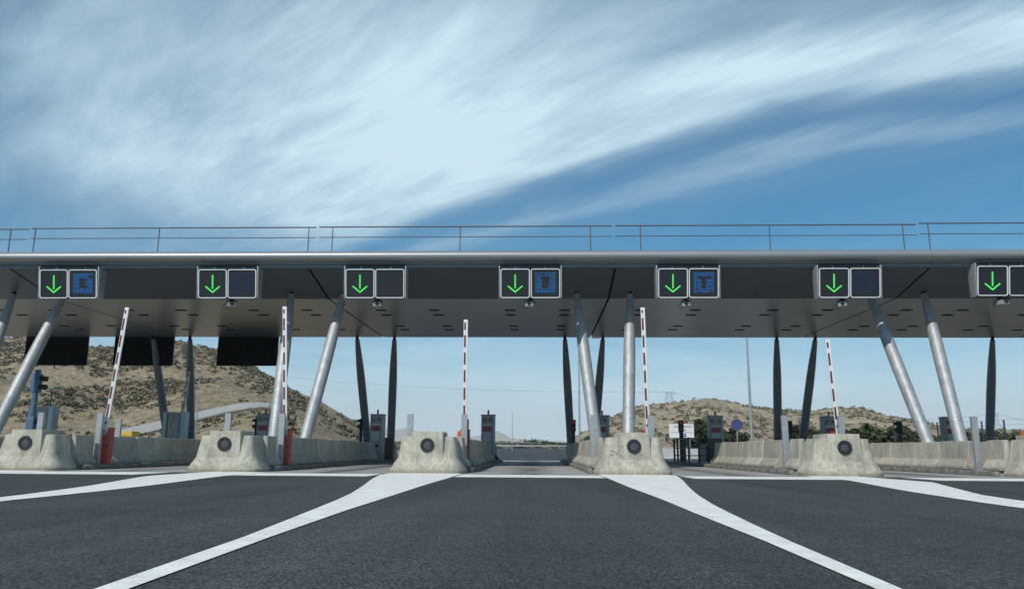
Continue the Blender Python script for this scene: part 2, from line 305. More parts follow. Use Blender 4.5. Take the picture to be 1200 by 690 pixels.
# ------------------------------------------------------------------ mesh helpers
class MB:
    def __init__(s): s.v = []; s.f = []
    def add(s, vs, fs):
        o = len(s.v); s.v += [tuple(map(float, p)) for p in vs]; s.f += [tuple(i + o for i in f) for f in fs]; return s
    def box(s, x0, x1, y0, y1, z0, z1):
        return s.add([(x0, y0, z0), (x1, y0, z0), (x1, y1, z0), (x0, y1, z0), (x0, y0, z1), (x1, y0, z1), (x1, y1, z1), (x0, y1, z1)],
                     [(0, 3, 2, 1), (4, 5, 6, 7), (0, 1, 5, 4), (1, 2, 6, 5), (2, 3, 7, 6), (3, 0, 4, 7)])
    def prism(s, poly, axis, a0, a1):
        """extrude a 2-D polygon; axis 'x': poly is (y,z); 'y': (x,z); 'z': (x,y)"""
        def P(q, a): return {'x': (a, q[0], q[1]), 'y': (q[0], a, q[1]), 'z': (q[0], q[1], a)}[axis]
        n = len(poly)
        return s.add([P(q, a0) for q in poly] + [P(q, a1) for q in poly],
                     [tuple(range(n))[::-1], tuple(range(n, 2 * n))] + [(i, (i + 1) % n, n + (i + 1) % n, n + i) for i in range(n)])
    def rings(s, rings, cap=True):
        n = len(rings[0]); vs = [p for r in rings for p in r]; fs = []
        for k in range(len(rings) - 1):
            for i in range(n): fs.append((k * n + i, k * n + (i + 1) % n, (k + 1) * n + (i + 1) % n, (k + 1) * n + i))
        if cap: fs += [tuple(range(n))[::-1], tuple((len(rings) - 1) * n + i for i in range(n))]
        return s.add(vs, fs)
    def tube(s, pts, rad, n=8, cap=True):
        pts = [Vector(p) for p in pts]; rads = rad if isinstance(rad, (list, tuple)) else [rad] * len(pts); rs = []
        for i, p in enumerate(pts):
            d = (pts[min(i + 1, len(pts) - 1)] - pts[max(i - 1, 0)]).normalized()
            a = d.orthogonal().normalized() if i == 0 else (rs_a - d * rs_a.dot(d)).normalized()
            rs_a = a; b = d.cross(a)
            rs.append([p + (a * math.cos(2 * math.pi * k / n) + b * math.sin(2 * math.pi * k / n)) * rads[i] for k in range(n)])
        return s.rings(rs, cap)
    def disc(s, c, r, n, axis='y', thick=.01, r_in=None):
        """flat disc or ring facing -Y"""
        cx, cy, cz = c
        o = [(cx + r * math.cos(2 * math.pi * k / n), cz + r * math.sin(2 * math.pi * k / n)) for k in range(n)]
        if r_in is None: return s.prism(o, 'y', cy - thick, cy)
        i_ = [(cx + r_in * math.cos(2 * math.pi * k / n), cz + r_in * math.sin(2 * math.pi * k / n)) for k in range(n)]
        vs = [(x, cy - thick, z) for x, z in o] + [(x, cy - thick, z) for x, z in i_] + [(x, cy, z) for x, z in o] + [(x, cy, z) for x, z in i_]
        fs = []
        for k in range(n):
            j = (k + 1) % n; fs += [(k, n + k, n + j, j), (2 * n + k, k, j, 2 * n + j), (n + k, 3 * n + k, 3 * n + j, n + j), (2 * n + k, 2 * n + j, 3 * n + j, 3 * n + k)]
        return s.add(vs, fs)
    def mesh(s, name, bevel=0.0, smooth=None, segs=2):
        me = bpy.data.meshes.new(name); me.from_pydata(s.v, [], s.f); me.update()
        bm = bmesh.new(); bm.from_mesh(me)
        bmesh.ops.recalc_face_normals(bm, faces=bm.faces)
        if bevel:
            es = [e for e in bm.edges if len(e.link_faces) == 2 and e.calc_face_angle(0) > .6]
            bmesh.ops.bevel(bm, geom=es, offset=bevel, segments=segs, affect='EDGES', profile=.6, clamp_overlap=True)
        bm.to_mesh(me); bm.free()
        if smooth or bevel:
            me.shade_smooth(); me.set_sharp_from_angle(angle=RAD(smooth or 40))
        return me
    def build(s, name, m, parent=None, bevel=0.0, smooth=None, loc=None, segs=2):
        return link(name, s.mesh(name, bevel, smooth, segs), m, parent, loc)
def link(name, me, m, parent=None, loc=None):
    o = bpy.data.objects.new(name, me); COL.objects.link(o)
    if m is not None and not me.materials: me.materials.append(M[m] if isinstance(m, str) else m)
    if parent is not None: o.parent = parent
    if loc is not None: o.location = loc
    return o
def empty(name, loc, rz=0.0):
    o = bpy.data.objects.new(name, None); COL.objects.link(o); o.location = loc; o.rotation_euler = (0, 0, rz); o.empty_display_size = .2; return o
def tag(o, label, cat, group=None):
    o['label'] = label; o['category'] = cat
    if group: o['group'] = group
    return o
def struct(o): o['kind'] = 'structure'; return o
def stuff(o): o['kind'] = 'stuff'; return o
def rrect(x0, x1, z0, z1, r, n=4):
    out = []
    for cx, cz, a0 in ((x1 - r, z1 - r, 0), (x0 + r, z1 - r, 90), (x0 + r, z0 + r, 180), (x1 - r, z0 + r, 270)):
        for k in range(n + 1):
            a = RAD(a0 + 90 * k / n); out.append((cx + r * math.cos(a), cz + r * math.sin(a)))
    return out
def text_mesh(name, txt, size, m, parent, loc, rot=(math.pi / 2, 0, 0)):
    cu = bpy.data.curves.new(name, 'FONT'); cu.body = txt; cu.size = size; cu.align_x = 'CENTER'; cu.align_y = 'CENTER'; cu.extrude = .004
    t = bpy.data.objects.new(name, cu); me = bpy.data.meshes.new_from_object(t)
    me.name = name; bpy.data.objects.remove(t)
    o = link(name, me, m, parent, loc); o.rotation_euler = rot; return o

# ------------------------------------------------------------------ ground, roads, paint
YB = [-60, -20, 0, 10, 21.2, 24.3, 40, 56, 62, 72, 82, 92, 102, 112, 122, 132, 142, 152, 162, 172, 200]
def sheet(name, x0, x1, ys, dz, m):
    b = MB(); vs = []; fs = []
    for y in ys: vs += [(x0, y, zroad(y) + dz), (x1, y, zroad(y) + dz)]
    for i in range(len(ys) - 1): fs.append((2 * i, 2 * i + 1, 2 * i + 3, 2 * i + 2))
    return struct(b.add(vs, fs).build(name, m))
def yr(a, b): return [a] + [y for y in YB if a < y < b] + [b]
sheet('ground', -2500, 2500, [-300] + YB + [600, 6000], -.06, 'verge')
sheet('approach_road', -70, 70, yr(-60, 24.4), 0, 'asphalt')
sheet('toll_lane_paving', -70, 70, yr(24.4, 62), -.001, 'slab')
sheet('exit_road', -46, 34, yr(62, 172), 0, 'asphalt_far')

ISL = [-22.83, -16.33, -9.83, -3.33, 3.17, 9.67, 16.17, 22.67]
INFO = {-22.83: 'blue signal post island', -16.33: 'yellow bin island', -9.83: 'red cabinet column island', -3.33: 'orange cone island',
        3.17: 'chipped block column island', 9.67: 'pedestrian railing island', 16.17: 'orange plastic barrier island', 22.67: 'island beyond the orange barrier island'}

def paint(name, left, right, z, label=None):
    """painted sheet between two polylines of (x, y)"""
    n = len(left); vs = [(x, y, z) for x, y in left] + [(x, y, z) for x, y in right]
    fs = [(i, i + 1, n + i + 1, n + i) for i in range(n - 1)]
    return struct(MB().add(vs, fs).build(name, 'white'))
def lerp_poly(tab, ys): return [(float(np.interp(y, [t[1] for t in tab], [t[0] for t in tab])), y) for y in ys]
gys = [-40, -10, 0, 4, 6.5, 8, 9.5, 11, 12, 13, 14, 15, 16, 17, 18, 19, 20, 21, 22, 23, 24, 24.8]
def edge(pts, near):
    """edge of a marking: pixels -> points on the road, continued straight towards the viewer's side and into the island"""
    g = sorted([tuple(gnd(*q)[:2]) for q in pts], key=lambda q: q[1])
    g = [(near, -40)] + ([(near, 0)] if g[0][1] > 6 else []) + [q for q in g]
    out = [g[0]]
    for q in g[1:]:
        if q[1] > out[-1][1] + .05: out.append(q)
    return out + [(out[-1][0], 24.9)] if out[-1][1] < 24.8 else out
gores = {
 -3.33: (edge([(446, 556), (436, 561), (425, 569.5), (410, 579), (387.5, 589), (350, 604), (300, 624.5), (115, 690)], -2.19),
         edge([(527.5, 559.5), (500, 567.5), (450, 584), (400, 600), (350, 618), (300, 635.5), (154, 690)], -2.02)),
 3.17: (edge([(794, 557.8), (800, 562.5), (807.5, 571), (817.5, 580), (837.5, 592.5), (862.5, 605), (900, 623), (1050, 690)], 1.90),
        edge([(712.5, 560.5), (737.5, 571), (775, 585), (825, 606), (862.5, 621), (900, 636), (1022, 690)], 1.73)),
 -9.83: (edge([(172.5, 557.5), (100, 570), (32.5, 579), (0, 583)], -6.2), edge([(260, 557.8), (175, 569), (100, 577.5), (0, 587.5)], -6.0)),
 9.67: (edge([(1092.5, 565), (1150, 580), (1200, 587.5)], 6.2), edge([(992.5, 562.5), (1062.5, 575.5), (1150, 589), (1200, 596)], 6.0)),
 -16.33: ([(-10.2, -40), (-10.2, 0), (-12.0, 10), (-15.2, 17), (-17.5, 24.9)], [(-10.0, -40), (-10.0, 0), (-11.7, 10), (-14.2, 18), (-15.2, 24.9)]),
 16.17: ([(10.2, -40), (10.2, 0), (12.0, 10), (15.2, 17), (17.5, 24.9)], [(10.0, -40), (10.0, 0), (11.7, 10), (14.2, 18), (15.0, 24.9)]),
}
for k, (a, b) in gores.items(): paint('gore_marking', lerp_poly(a, gys), lerp_poly(b, gys), .008)
# white stop bands between the islands
for i in range(len(ISL) - 1):
    x0, x1 = ISL[i] + 1.2, ISL[i + 1] - 1.2
    paint('stop_band', [(x0, yrow(x0, 21.6)), (x1, yrow(x1, 21.6))], [(x0, yrow(x0, 24.0)), (x1, yrow(x1, 24.0))], .004)

# ------------------------------------------------------------------ toll islands
def block_meshes():
    top_hw, yf, yb, rc = .84, .43, 1.28, .14
    lv = [(0, .36), (.09, .365), (.13, .345), (.44, .14), (.49, .125), (1.12, 0.0), (1.14, -.02)]
    rings = []
    for z, o in lv:
        hw, f = top_hw + o, yf - o
        r = rc + max(o, 0) * .9; pts = [(-hw, yb, z)]
        for k in range(7):
            a = RAD(180 + 90 * k / 6); pts.append((-hw + r + r * math.cos(a), f + r + r * math.sin(a), z))
        for k in range(7):
            a = RAD(270 + 90 * k / 6); pts.append((hw - r + r * math.cos(a), f + r + r * math.sin(a), z))
        pts.append((hw, yb, z)); rings.append(pts)
    body = MB().rings(rings).mesh('body', smooth=24)
    head = MB().prism([(-.52, .36), (.52, .36), (.49, 1.29), (-.49, 1.29)], 'y', .295, 1.6).mesh('raised_head', bevel=.02)
    ring = MB().disc((0, .298, .868), .222, 28, thick=.045, r_in=.128).mesh('marker_ring', bevel=.008)
    lens = MB().rings([[(r * math.cos(2 * math.pi * k / 24), y, .868 + r * math.sin(2 * math.pi * k / 24)) for k in range(24)] for r, y in ((.13, .295), (.125, .276), (.09, .265), (.03, .26))]).mesh('lens', smooth=50)
    return body, head, ring, lens
BLK = block_meshes()
chip = MB(); 
for (x, z, w, h, a) in ((-.62, .70, .20, .016, -.35), (-.50, .64, .16, .02, .2), (-.70, .60, .12, .015, .1), (-.40, .58, .10, .018, -.5), (-.35, .86, .05, .02, .2), (.22, .60, .07, .02, .3), (-.12, .58, .05, .03, .1)):
    c, s_ = math.cos(a), math.sin(a); yy = .43 - .125 * (1.12 - z) / .63
    if abs(x) < .5: yy = .297
    chip.add([(x + c * u - s_ * v, yy - .012, z + s_ * u + c * v) for u, v in ((-w / 2, -h / 2), (w / 2, -h), (w / 2, h / 2), (-w / 2, h))] +
             [(x + c * u - s_ * v, yy + .03, z + s_ * u + c * v) for u, v in ((-w / 2, -h / 2), (w / 2, -h), (w / 2, h / 2), (-w / 2, h))],
             [(0, 1, 2, 3), (7, 6, 5, 4), (0, 4, 5, 1), (1, 5, 6, 2), (2, 6, 7, 3), (3, 7, 4, 0)])

def wall_mesh(side, L=1.955):
    p = [(1.25, .17), (1.25, .27), (1.06, .53), (1.0, 1.15), (.86, 1.15), (.86, .17)]
    return MB().prism([(side * x, z) for x, z in p], 'y', 0, L).mesh('concrete_barrier', bevel=.015, segs=1, smooth=14)
WALL = {1: wall_mesh(1), -1: wall_mesh(-1)}; STUB = {1: wall_mesh(1, 1.0), -1: wall_mesh(-1, 1.0)}
ENDW = {1: wall_mesh(1, 2.3), -1: wall_mesh(-1, 2.3)}
def ordn(n): return {1: 'first', 2: 'second', 3: 'third', 4: 'fourth', 5: 'fifth', 6: 'sixth', 7: 'seventh', 8: 'eighth', 9: 'ninth', 10: 'tenth'}[n]

# galvanised guide post: U channel standing in the gap behind the block
_g = MB().prism([(-.10, -.06), (.10, -.06), (.10, .06), (.085, .06), (.085, -.045), (-.085, -.045), (-.085, .06), (-.10, .06)], 'z', .0, 1.78)
GPOST = _g.mesh('channel'); GCAP = MB().box(-.105, .105, -.065, .065, 1.781, 1.792).mesh('cap'); GFOOT = MB().box(-.13, .13, -.09, .09, 0, .02).mesh('foot_plate')

def toll_machine_meshes():
    d = {}
    d['body'] = (MB().box(-.39, .39, 0, .62, 0, 2.55).mesh('body', bevel=.025), 'cabinet')
    d['roof_cap'] = (MB().box(-.42, .42, -.05, .66, 2.552, 2.60).mesh('roof_cap', bevel=.01), 'cabinet')
    d['side_trim'] = (MB().box(.30, .385, -.018, -.001, .1, 2.5).mesh('side_trim'), 'galv')
    d['red_display'] = (MB().box(-.29, .20, -.022, -.001, 1.66, 1.93).mesh('red_display'), 'screen_red')
    d['header_strip'] = (MB().box(-.29, .20, -.02, -.001, 1.96, 2.04).mesh('header_strip'), 'label_white')
    d['camera_window'] = (MB().box(-.31, -.13, -.02, -.001, 2.19, 2.37).mesh('camera_window'), 'lensdark')
    d['speaker_grille'] = (MB().box(.06, .22, -.02, -.001, 2.22, 2.36).mesh('speaker_grille'), 'lens')
    for k in range(4):
        d['button_row.%d' % k] = (MB().box(-.27, .16, -.018, -.001, 1.50 - k * .13, 1.57 - k * .13).mesh('button_row'), 'label_white')
    d['coin_tray'] = (MB().box(-.24, .12, -.06, -.001, .72, .88).mesh('coin_tray'), 'black')
    d['beacon'] = (MB().tube([(0, .2, 2.60), (0, .2, 2.72), (0, .2, 2.82), (0, .2, 2.86)], [.055, .055, .06, .03], 10).mesh('beacon', smooth=40), 'beacon')
    return d
TM = toll_machine_meshes()

def toll_machine(loc, label, group):
    t = empty('toll_machine', loc); tag(t, label, 'toll machine', group)
    for k, (me, m) in TM.items(): link(k.split('.')[0], me, m, t)
    return t

SIGP = {
 'post': MB().box(-.11, .11, -.09, .09, 0, 1.75).mesh('post', bevel=.015),
 'housing': MB().prism(rrect(-.15, .15, 1.752, 2.45, .04), 'y', -.10, .10).mesh('housing', bevel=.01),
 'lamp': MB().disc((0, -.101, 0), .10, 16, thick=.02).mesh('lamp'),
 'visor': MB().rings([[(r * math.cos(RAD(a)), y, r * math.sin(RAD(a))) for a in list(range(-20, 201, 22)) ] + [((r - .012) * math.cos(RAD(a)), y, (r - .012) * math.sin(RAD(a))) for a in list(range(-20, 201, 22))[::-1]] for r, y in ((.125, -.102), (.125, -.26))]).mesh('visor', smooth=40),
}
def traffic_light(loc, rz, label, lit, post='darkblue'):
    t = empty('traffic_light', loc, rz); tag(t, label, 'traffic light', 'traffic lights on the island tails')
    link('post', SIGP['post'], post, t); h = link('housing', SIGP['housing'], 'black', t)
    for z, m in ((2.28, 'red_led' if lit else 'lensdark'), (1.93, 'lensdark')):
        l = SIGP['lamp'].copy(); o = link('lamp', l, m, h, (0, 0, z)); v = link('visor', SIGP['visor'], 'black', h, (0, 0, z))
    return t

def boom(x, y, lean, ztip, label, island_z=.16):
    t = empty('boom_barrier', (x, y, island_z)); tag(t, label, 'boom barrier', 'raised boom barriers')
    link('cabinet', MB().box(-.165, .165, -.16, .16, 0, 1.24).mesh('cabinet', bevel=.025), 'red', t)
    link('cabinet_lid', MB().box(-.175, .175, -.17, .17, 1.241, 1.275).mesh('cabinet_lid', bevel=.01), 'red', t)
    link('door_lock', MB().box(.03, .15, -.175, -.161, .62, .66).mesh('door_lock'), 'black', t)
    n = Vector((lean, 0, ztip - 1.4)).normalized(); L = (ztip - 1.35) / n.z
    arm = link('arm', MB().prism([(-.075, -.03), (.075, -.03), (.075, .03), (-.075, .03)], 'z', 0, L).mesh('arm', bevel=.01), 'boom_white', t, (0, -.2, 1.05))
    arm.rotation_euler = (0, math.atan2(n.x, n.z), 0)
    link('reflective_tape', MB().box(-.055, .008, -.037, -.031, .35, L - .1).mesh('reflective_tape'), 'boom_tape', arm)
    link('pivot_hub', MB().disc((0, -.205, 1.1), .10, 16, thick=.04).mesh('pivot_hub'), 'galv', t)
    return t

for xi in ISL:
    nm = INFO[xi]; yo = SK * xi
    near = xi != 22.67
    # kerbed island
    hw = 1.36
    isl = struct(MB().box(xi - hw + .15, xi + hw - .15, 26.1 + yo, 52.5 + yo, .0, .15).build('traffic_island', 'slab'))
    for s in (-1, 1):
        y = 26.1 + yo
        while y < 52.4 + yo:
            kb = MB().box(min(s * (hw - .149), s * hw), max(s * (hw - .149), s * hw), 0, .985, 0, .16 + random.uniform(-.006, .006)).build('kerbstone', 'kerb', isl, bevel=.02, segs=1, loc=(xi, y, 0)); y += 1.0
    # crash block
    if near:
        t = empty('crash_block', (xi, 24.66 + yo, 0))
        lab = {-22.83: 'pale concrete crash block heading the blue signal post island', -16.33: 'pale concrete crash block with round marker heading the yellow bin island',
               -9.83: 'concrete crash block with round marker in front of red boom cabinet and silver columns', -3.33: 'clean concrete crash block with round marker in front of orange cone',
               3.17: 'chipped concrete crash block with round marker in front of silver columns', 9.67: 'stained concrete crash block with round marker before the pedestrian railing island',
               16.17: 'concrete crash block beside the orange plastic barrier'}[xi]
        tag(t, lab, 'crash block', 'concrete crash blocks')
        link('body', BLK[0], 'concrete', t); link('raised_head', BLK[1], 'concrete', t)
        r = link('marker_ring', BLK[2], 'black', t); link('lens', BLK[3], 'lens', r)
        if xi == 3.17: link('chipped_patch', chip.mesh('chipped_patch'), 'kerb', t)
    # barrier segments
    for s in (-1, 1):
        sd = 'machine side' if s == 1 else 'far side from the machine'
        sd2 = 'machine' if s == 1 else 'non-machine'
        o = link('concrete_barrier', STUB[s], 'barrier', None, (xi, 26.02 + yo, 0))
        tag(o, f'short concrete barrier stub behind the crash block, {sd2} side, {nm}', 'barrier', 'concrete barrier stubs')
        n = {1: 8, -1: 10}[s]
        if xi == 9.67 and s == -1: n = 5
        for k in range(n):
            o = link('concrete_barrier', WALL[s], 'barrier', None, (xi + random.uniform(-.012, .012), 28.15 + yo + k * 2.0, random.uniform(-.014, .004))); o.rotation_euler = (0, 0, RAD(random.uniform(-.12, .12)))
            tag(o, f'{ordn(k + 1)} concrete barrier segment from the boom, {sd2} side, {nm}', 'barrier', 'concrete barrier segments')
        if not (xi == 9.67 and s == -1):
            o = link('end_barrier', ENDW[s], 'darkblue', None, (xi, 48.6 + yo, 0)); tag(o, f'dark blue end barrier at the tail, {sd2} side, {nm}', 'barrier', 'dark blue end barriers')
    # guide posts
    for s in (-1, 1):
        px_ = {(-9.83, -1): -10.68, (-3.33, -1): -4.26, (3.17, 1): 4.06, (-3.33, 1): -2.37, (9.67, 1): 10.52, (16.17, -1): 14.97}.get((xi, s), xi + s * 1.06)
        t = empty('guide_post', (px_, 27.3 + yo, .152)); tag(t, f'galvanised steel channel post, {"machine" if s == 1 else "non-machine"} side, {nm}', 'post', 'galvanised guide posts')
        link('channel', GPOST, 'galv', t); link('cap', GCAP, 'galv', t); link('foot_plate', GFOOT, 'galv', t)
    # toll machines
    if xi > -20:
        dx = {-16.33: .80, -9.83: .88, -3.33: .78, 3.17: .80, 9.67: .72, 16.17: .60, 22.67: .8}[xi]
        toll_machine((xi + dx, 45.0 + yo, .152), f'grey toll machine with red display and beacon on the {nm}', 'toll payment machines')
    # traffic light at the tail
    lit = xi in (3.17, 9.67)
    if xi > -20:
        rz = 0 if lit else RAD(-75)
        traffic_light((xi - .70, 48.1 + yo, .152), rz, f'{"lit red" if lit else "unlit"} traffic light on the tail of the {nm}', lit)

booms = [(-16.33, -15.17, 27.85, .33, 5.9), (-9.83, -8.70, 27.78, -.30, 5.93), (-3.33, -2.37, 27.72, -.03, 5.45), (3.17, 3.99, 27.66, -.07, 5.89), (9.67, 10.49, 27.61, -.14, 4.75)]
for xi, x, y, ln, zt in booms: boom(x, y, ln, zt, f'raised white and red striped boom on red cabinet, {INFO[xi]}')
boom(-20.9, 46.5, .25, 5.4, 'raised striped boom behind the far grey cabinets near the hillside')

# second short post and yellow bin on the yellow bin island
t = empty('guide_post', (-15.42, 29.0, .152)); tag(t, 'short galvanised channel post just behind a red boom cabinet, yellow bin island', 'post', 'galvanised guide posts')
link('channel', MB().prism([(-.10, -.06), (.10, -.06), (.10, .06), (.085, .06), (.085, -.045), (-.085, -.045), (-.085, .06), (-.10, .06)], 'z', .0, 1.62).mesh('channel'), 'galv', t); link('foot_plate', GFOOT, 'galv', t)
t = empty('grit_bin', (-16.35, 31.6, .152)); tag(t, 'yellow plastic grit bin behind the barrier segments', 'bin')
link('tub', MB().prism([(-.24, 0), (.24, 0), (.30, 1.02), (-.30, 1.02)], 'y', -.3, .3).mesh('tub', bevel=.03), 'yellow', t)
link('lid', MB().prism([(-.32, 1.025), (.32, 1.025), (.28, 1.24), (-.28, 1.24)], 'y', -.33, .33).mesh('lid', bevel=.03), 'yellow', t)
# orange cone on island -3.33, orange barrier on 16.17
t = empty('traffic_cone', (-2.63, 28.35, .152)); tag(t, 'orange traffic cone behind a galvanised post and raised boom', 'cone')
link('base', MB().box(-.2, .2, -.2, .2, 0, .04).mesh('base', bevel=.01), 'orange', t)
link('cone', MB().rings([[(r * math.cos(2 * math.pi * k / 16), r * math.sin(2 * math.pi * k / 16), z) for k in range(16)] for r, z in ((.15, .041), (.12, .5), (.10, .9), (.085, 1.1), (.075, 1.24))]).mesh('cone', smooth=50), 'orange', t)
t = empty('plastic_barrier', (16.62, 26.8, .152)); tag(t, 'orange moulded plastic barrier standing behind a concrete crash block', 'barrier')
link('shell', MB().prism([(-.36, .101), (.36, .101), (.35, .35), (.34, .95), (.30, 1.22), (.18, 1.33), (-.18, 1.33), (-.30, 1.22), (-.34, .95), (-.35, .35)], 'y', -.14, .14).mesh('shell', bevel=.03), 'orange', t)
link('foot', MB().box(-.40, .40, -.2, .2, 0, .10).mesh('foot', bevel=.02), 'orange', t)
# brown panels
for x, y, lab in ((-8.62, 47.0, 'brown timber crate cabinet beside a dark rear column'), (10.0, 43.4, 'brown timber cabinet between pedestrian railing and toll machine')):
    t = empty('timber_cabinet', (x, y, .152)); tag(t, lab, 'cabinet', 'brown timber cabinets')
    for k in range(4): link('plank', MB().box(-.30 + .152 * k, -.155 + .152 * k, -.03, .0, .0, 1.3).mesh('plank', bevel=.006), 'brown', t)
    link('carcass', MB().box(-.29, .30, .001, .5, 0, 1.28).mesh('carcass'), 'brown', t); link('batten', MB().box(-.29, .30, -.05, -.031, 1.0, 1.08).mesh('batten'), 'brown', t); link('batten', MB().box(-.29, .30, -.05, -.031, .4, .48).mesh('batten'), 'brown', t)
# pedestrian railing on island 9.67
t = empty('pedestrian_railing', (8.45, 43.2, .152)); tag(t, 'dark steel pedestrian railing with gate beside a red traffic light', 'railing')
for y in (0, 1.1, 2.2, 3.3, 4.4): link('post', MB().box(-.05, .05, y - .05, y + .05, 0, 1.35).mesh('post', bevel=.008), 'railpaint', t)
for z in (.35, .75, 1.25): link('rail', MB().box(-.022, .022, .051, 4.349, z, z + .05).mesh('rail'), 'railpaint', t)
for x in (.55, 1.1): link('post', MB().box(x - .05, x + .05, -.05, .05, 0, 1.35).mesh('post', bevel=.008), 'railpaint', t)
for z in (.35, .75, 1.25): link('rail', MB().box(.051, 1.09, -.022, .022, z, z + .05).mesh('rail'), 'railpaint', t)

# tall blue signal post and grey cabinets on the reverse lanes
t = empty('signal_post', (-21.9, 33.9, .152)); tag(t, 'tall blue signal post with black visored lamps by a leaning silver column', 'signal post')
link('post', MB().tube([(0, 0, 0), (0, 0, 3.95)], .13, 12).mesh('post', smooth=40), 'blue', t)
for z in (3.42, 1.55):
    h = link('housing', MB().box(-.17, .17, -.16, .16, z - .45, z + .35).mesh('housing', bevel=.02), 'blue', t)
    for q in (.15, -.22): link('visor', MB().tube([(.171, 0, z + q), (.46, 0, z + q - .02)], [.11, .12], 10).mesh('visor', smooth=40), 'black', h)
for x, y, lab in ((-21.25, 46.2, 'grey back of a reverse lane machine beside the dark leaning column'), (-25.9, 40.8, 'grey back of a reverse lane machine beside the blue signal post')):
    t = empty('reverse_machine', (x, y, .152)); tag(t, lab, 'toll machine', 'reverse lane machines')
    link('body', MB().box(-.42, .42, 0, .6, 0, 2.7).mesh('body', bevel=.03), 'cabinet', t)
    for s in (-1, 1): link('side_channel', MB().box(min(s * .43, s * .66), max(s * .43, s * .66), -.08, .5, 0, 2.72).mesh('side_channel', bevel=.012), 'galv', t)
    link('rear_door', MB().box(-.33, .33, -.025, -.001, 1.3, 2.5).mesh('rear_door', bevel=.008), 'barrier', t)
    link('antenna', MB().tube([(.25, .3, 2.70), (.25, .3, 3.4)], .03, 6).mesh('antenna'), 'black', t)

# ------------------------------------------------------------------ canopy
cano = empty('toll_canopy', (0, 0, 0), math.atan(SK)); tag(cano, 'long grey metal canopy with rounded silver edge spanning the toll lanes', 'canopy')
Y0, YC, YK = 31.9, 35.3, 48.2; ZL, ZC, ZK = 8.28, 7.60, 7.68
JT = [-35.83, -22.83, -9.83, 3.17, 16.17, 29.17, 42.17]
RG = [-35.8, -22.3, -9.58, 3.15, 15.88, 29.1, 42.1]; RZ = [-.03, 0, .01, .02, .07, .07]
RP = [(-34.9, -29.2, -23.15), (-22.05, -16.53, -9.96), (-8.92, -3.4, 2.16), (4.28, 9.71, 15.26), (16.31, 22.0, 28.4), (30, 36, 41)]
for i in range(len(JT) - 1):
    a, b = JT[i] + .045, JT[i + 1] - .045
    nose = []
    for k in range(17):
        t_ = RAD(90 + 180 * k / 16); nose.append((Y0 - .02 + .34 * math.cos(t_), 8.735 + .235 * math.sin(t_)))
    MB().prism(nose + [(Y0 + .4, 8.50), (Y0 + .4, 8.97)], 'x', a - .042, b + .042).build('rounded_fascia', 'alu', cano, smooth=50)
    MB().box(a - .042, b + .042, Y0 - .07, Y0 + .39, 8.455, 8.488).build('fascia_trim', 'alu', cano)
    MB().prism([(Y0 + .05, 8.452), (Y0 + .01, ZL + .012), (Y0 + .3, ZL + .012), (Y0 + .3, 8.452)], 'x', a - .042, b + .042).build('fascia_recess', 'recess', cano)
    MB().prism([(Y0 + .42, 9.0), (YK - .1, 9.0), (YK, 8.75), (YK, ZK + .05), (YC, ZC + .08), (Y0 + .42, ZL + .06)], 'x', a, b).build('roof_slab', 'dark', cano)
    MB().box(a, b, YK + .002, YK + .06, ZK, 8.8).build('rear_fascia', 'soffit', cano)
    n = 4; w = (b - a) / n
    for k in range(n):
        x0, x1 = a + k * w + .004, a + (k + 1) * w - .004
        MB().prism([(Y0, ZL), (YC - .01, ZC), (YC - .01, ZC + .05), (Y0, ZL + .01)], 'x', x0, x1).build('slope_panel', 'slope', cano)
        for (q0, q1) in ((0, .333), (.333, .667), (.667, 1)):
            ya, yb_ = YC + .01 + (YK - YC) * q0, YC + (YK - YC) * q1 - .01
            za, zb = ZC + (ZK - ZC) * q0, ZC + (ZK - ZC) * q1
            MB().prism([(ya, za), (yb_, zb), (yb_, zb + .04), (ya, za + .04)], 'x', x0, x1).build('soffit_panel', 'soffit', cano)
    # joint cover, dark
    if i: 
        MB().prism([(Y0 + .02, ZL + .16), (YC, ZC + .22), (YK - .02, ZK + .22), (YK - .05, 8.9), (Y0 + .5, 8.9)], 'x', JT[i] - .0445, JT[i] + .0445).build('joint_gap', 'black', cano)
    # railing
    g0, g1 = RG[i] + .07, RG[i + 1] - .07; zr = RZ[i]
    MB().tube([(g0, Y0 + .2, 10.12 + zr), (g1, Y0 + .2, 10.12 + zr)], .030, 8).build('handrail', 'steel', cano, smooth=40)
    MB().tube([(g0, Y0 + .2, 9.66 + zr), (g1, Y0 + .2, 9.66 + zr)], .018, 6).build('mid_rail', 'steel', cano, smooth=40)
    MB().box(g0, g1, Y0 + .19, Y0 + .21, 8.985, 9.05).build('toe_board', 'steel', cano)
    for px_ in RP[i]:
        MB().tube([(px_, Y0 + .2, 8.96), (px_, Y0 + .2, 10.10 + zr)], .024, 6).build('railing_post', 'steel', cano, smooth=40)
LIGHT = {'frame': MB().box(-.27, .27, -.14, .14, -.02, -.001).mesh('light_fixture'), 'glass': MB().box(-.22, .22, -.10, .10, -.026, -.021).mesh('glass')}
lanes = [(ISL[i] + ISL[i + 1]) / 2 for i in range(len(ISL) - 1)]
for lc in lanes + [-26.08, 25.92]:
    for dx in (-1.38, 1.32):
        for yy in (38.35, 39.8, 43.55, 45.0):
            o = link('light_fixture', LIGHT['frame'], 'lensdark', cano, (lc + dx + random.uniform(-.05, .05), yy, ZC + (ZK - ZC) * (yy - YC) / (YK - YC))); link('glass', LIGHT['glass'], 'dark', o)

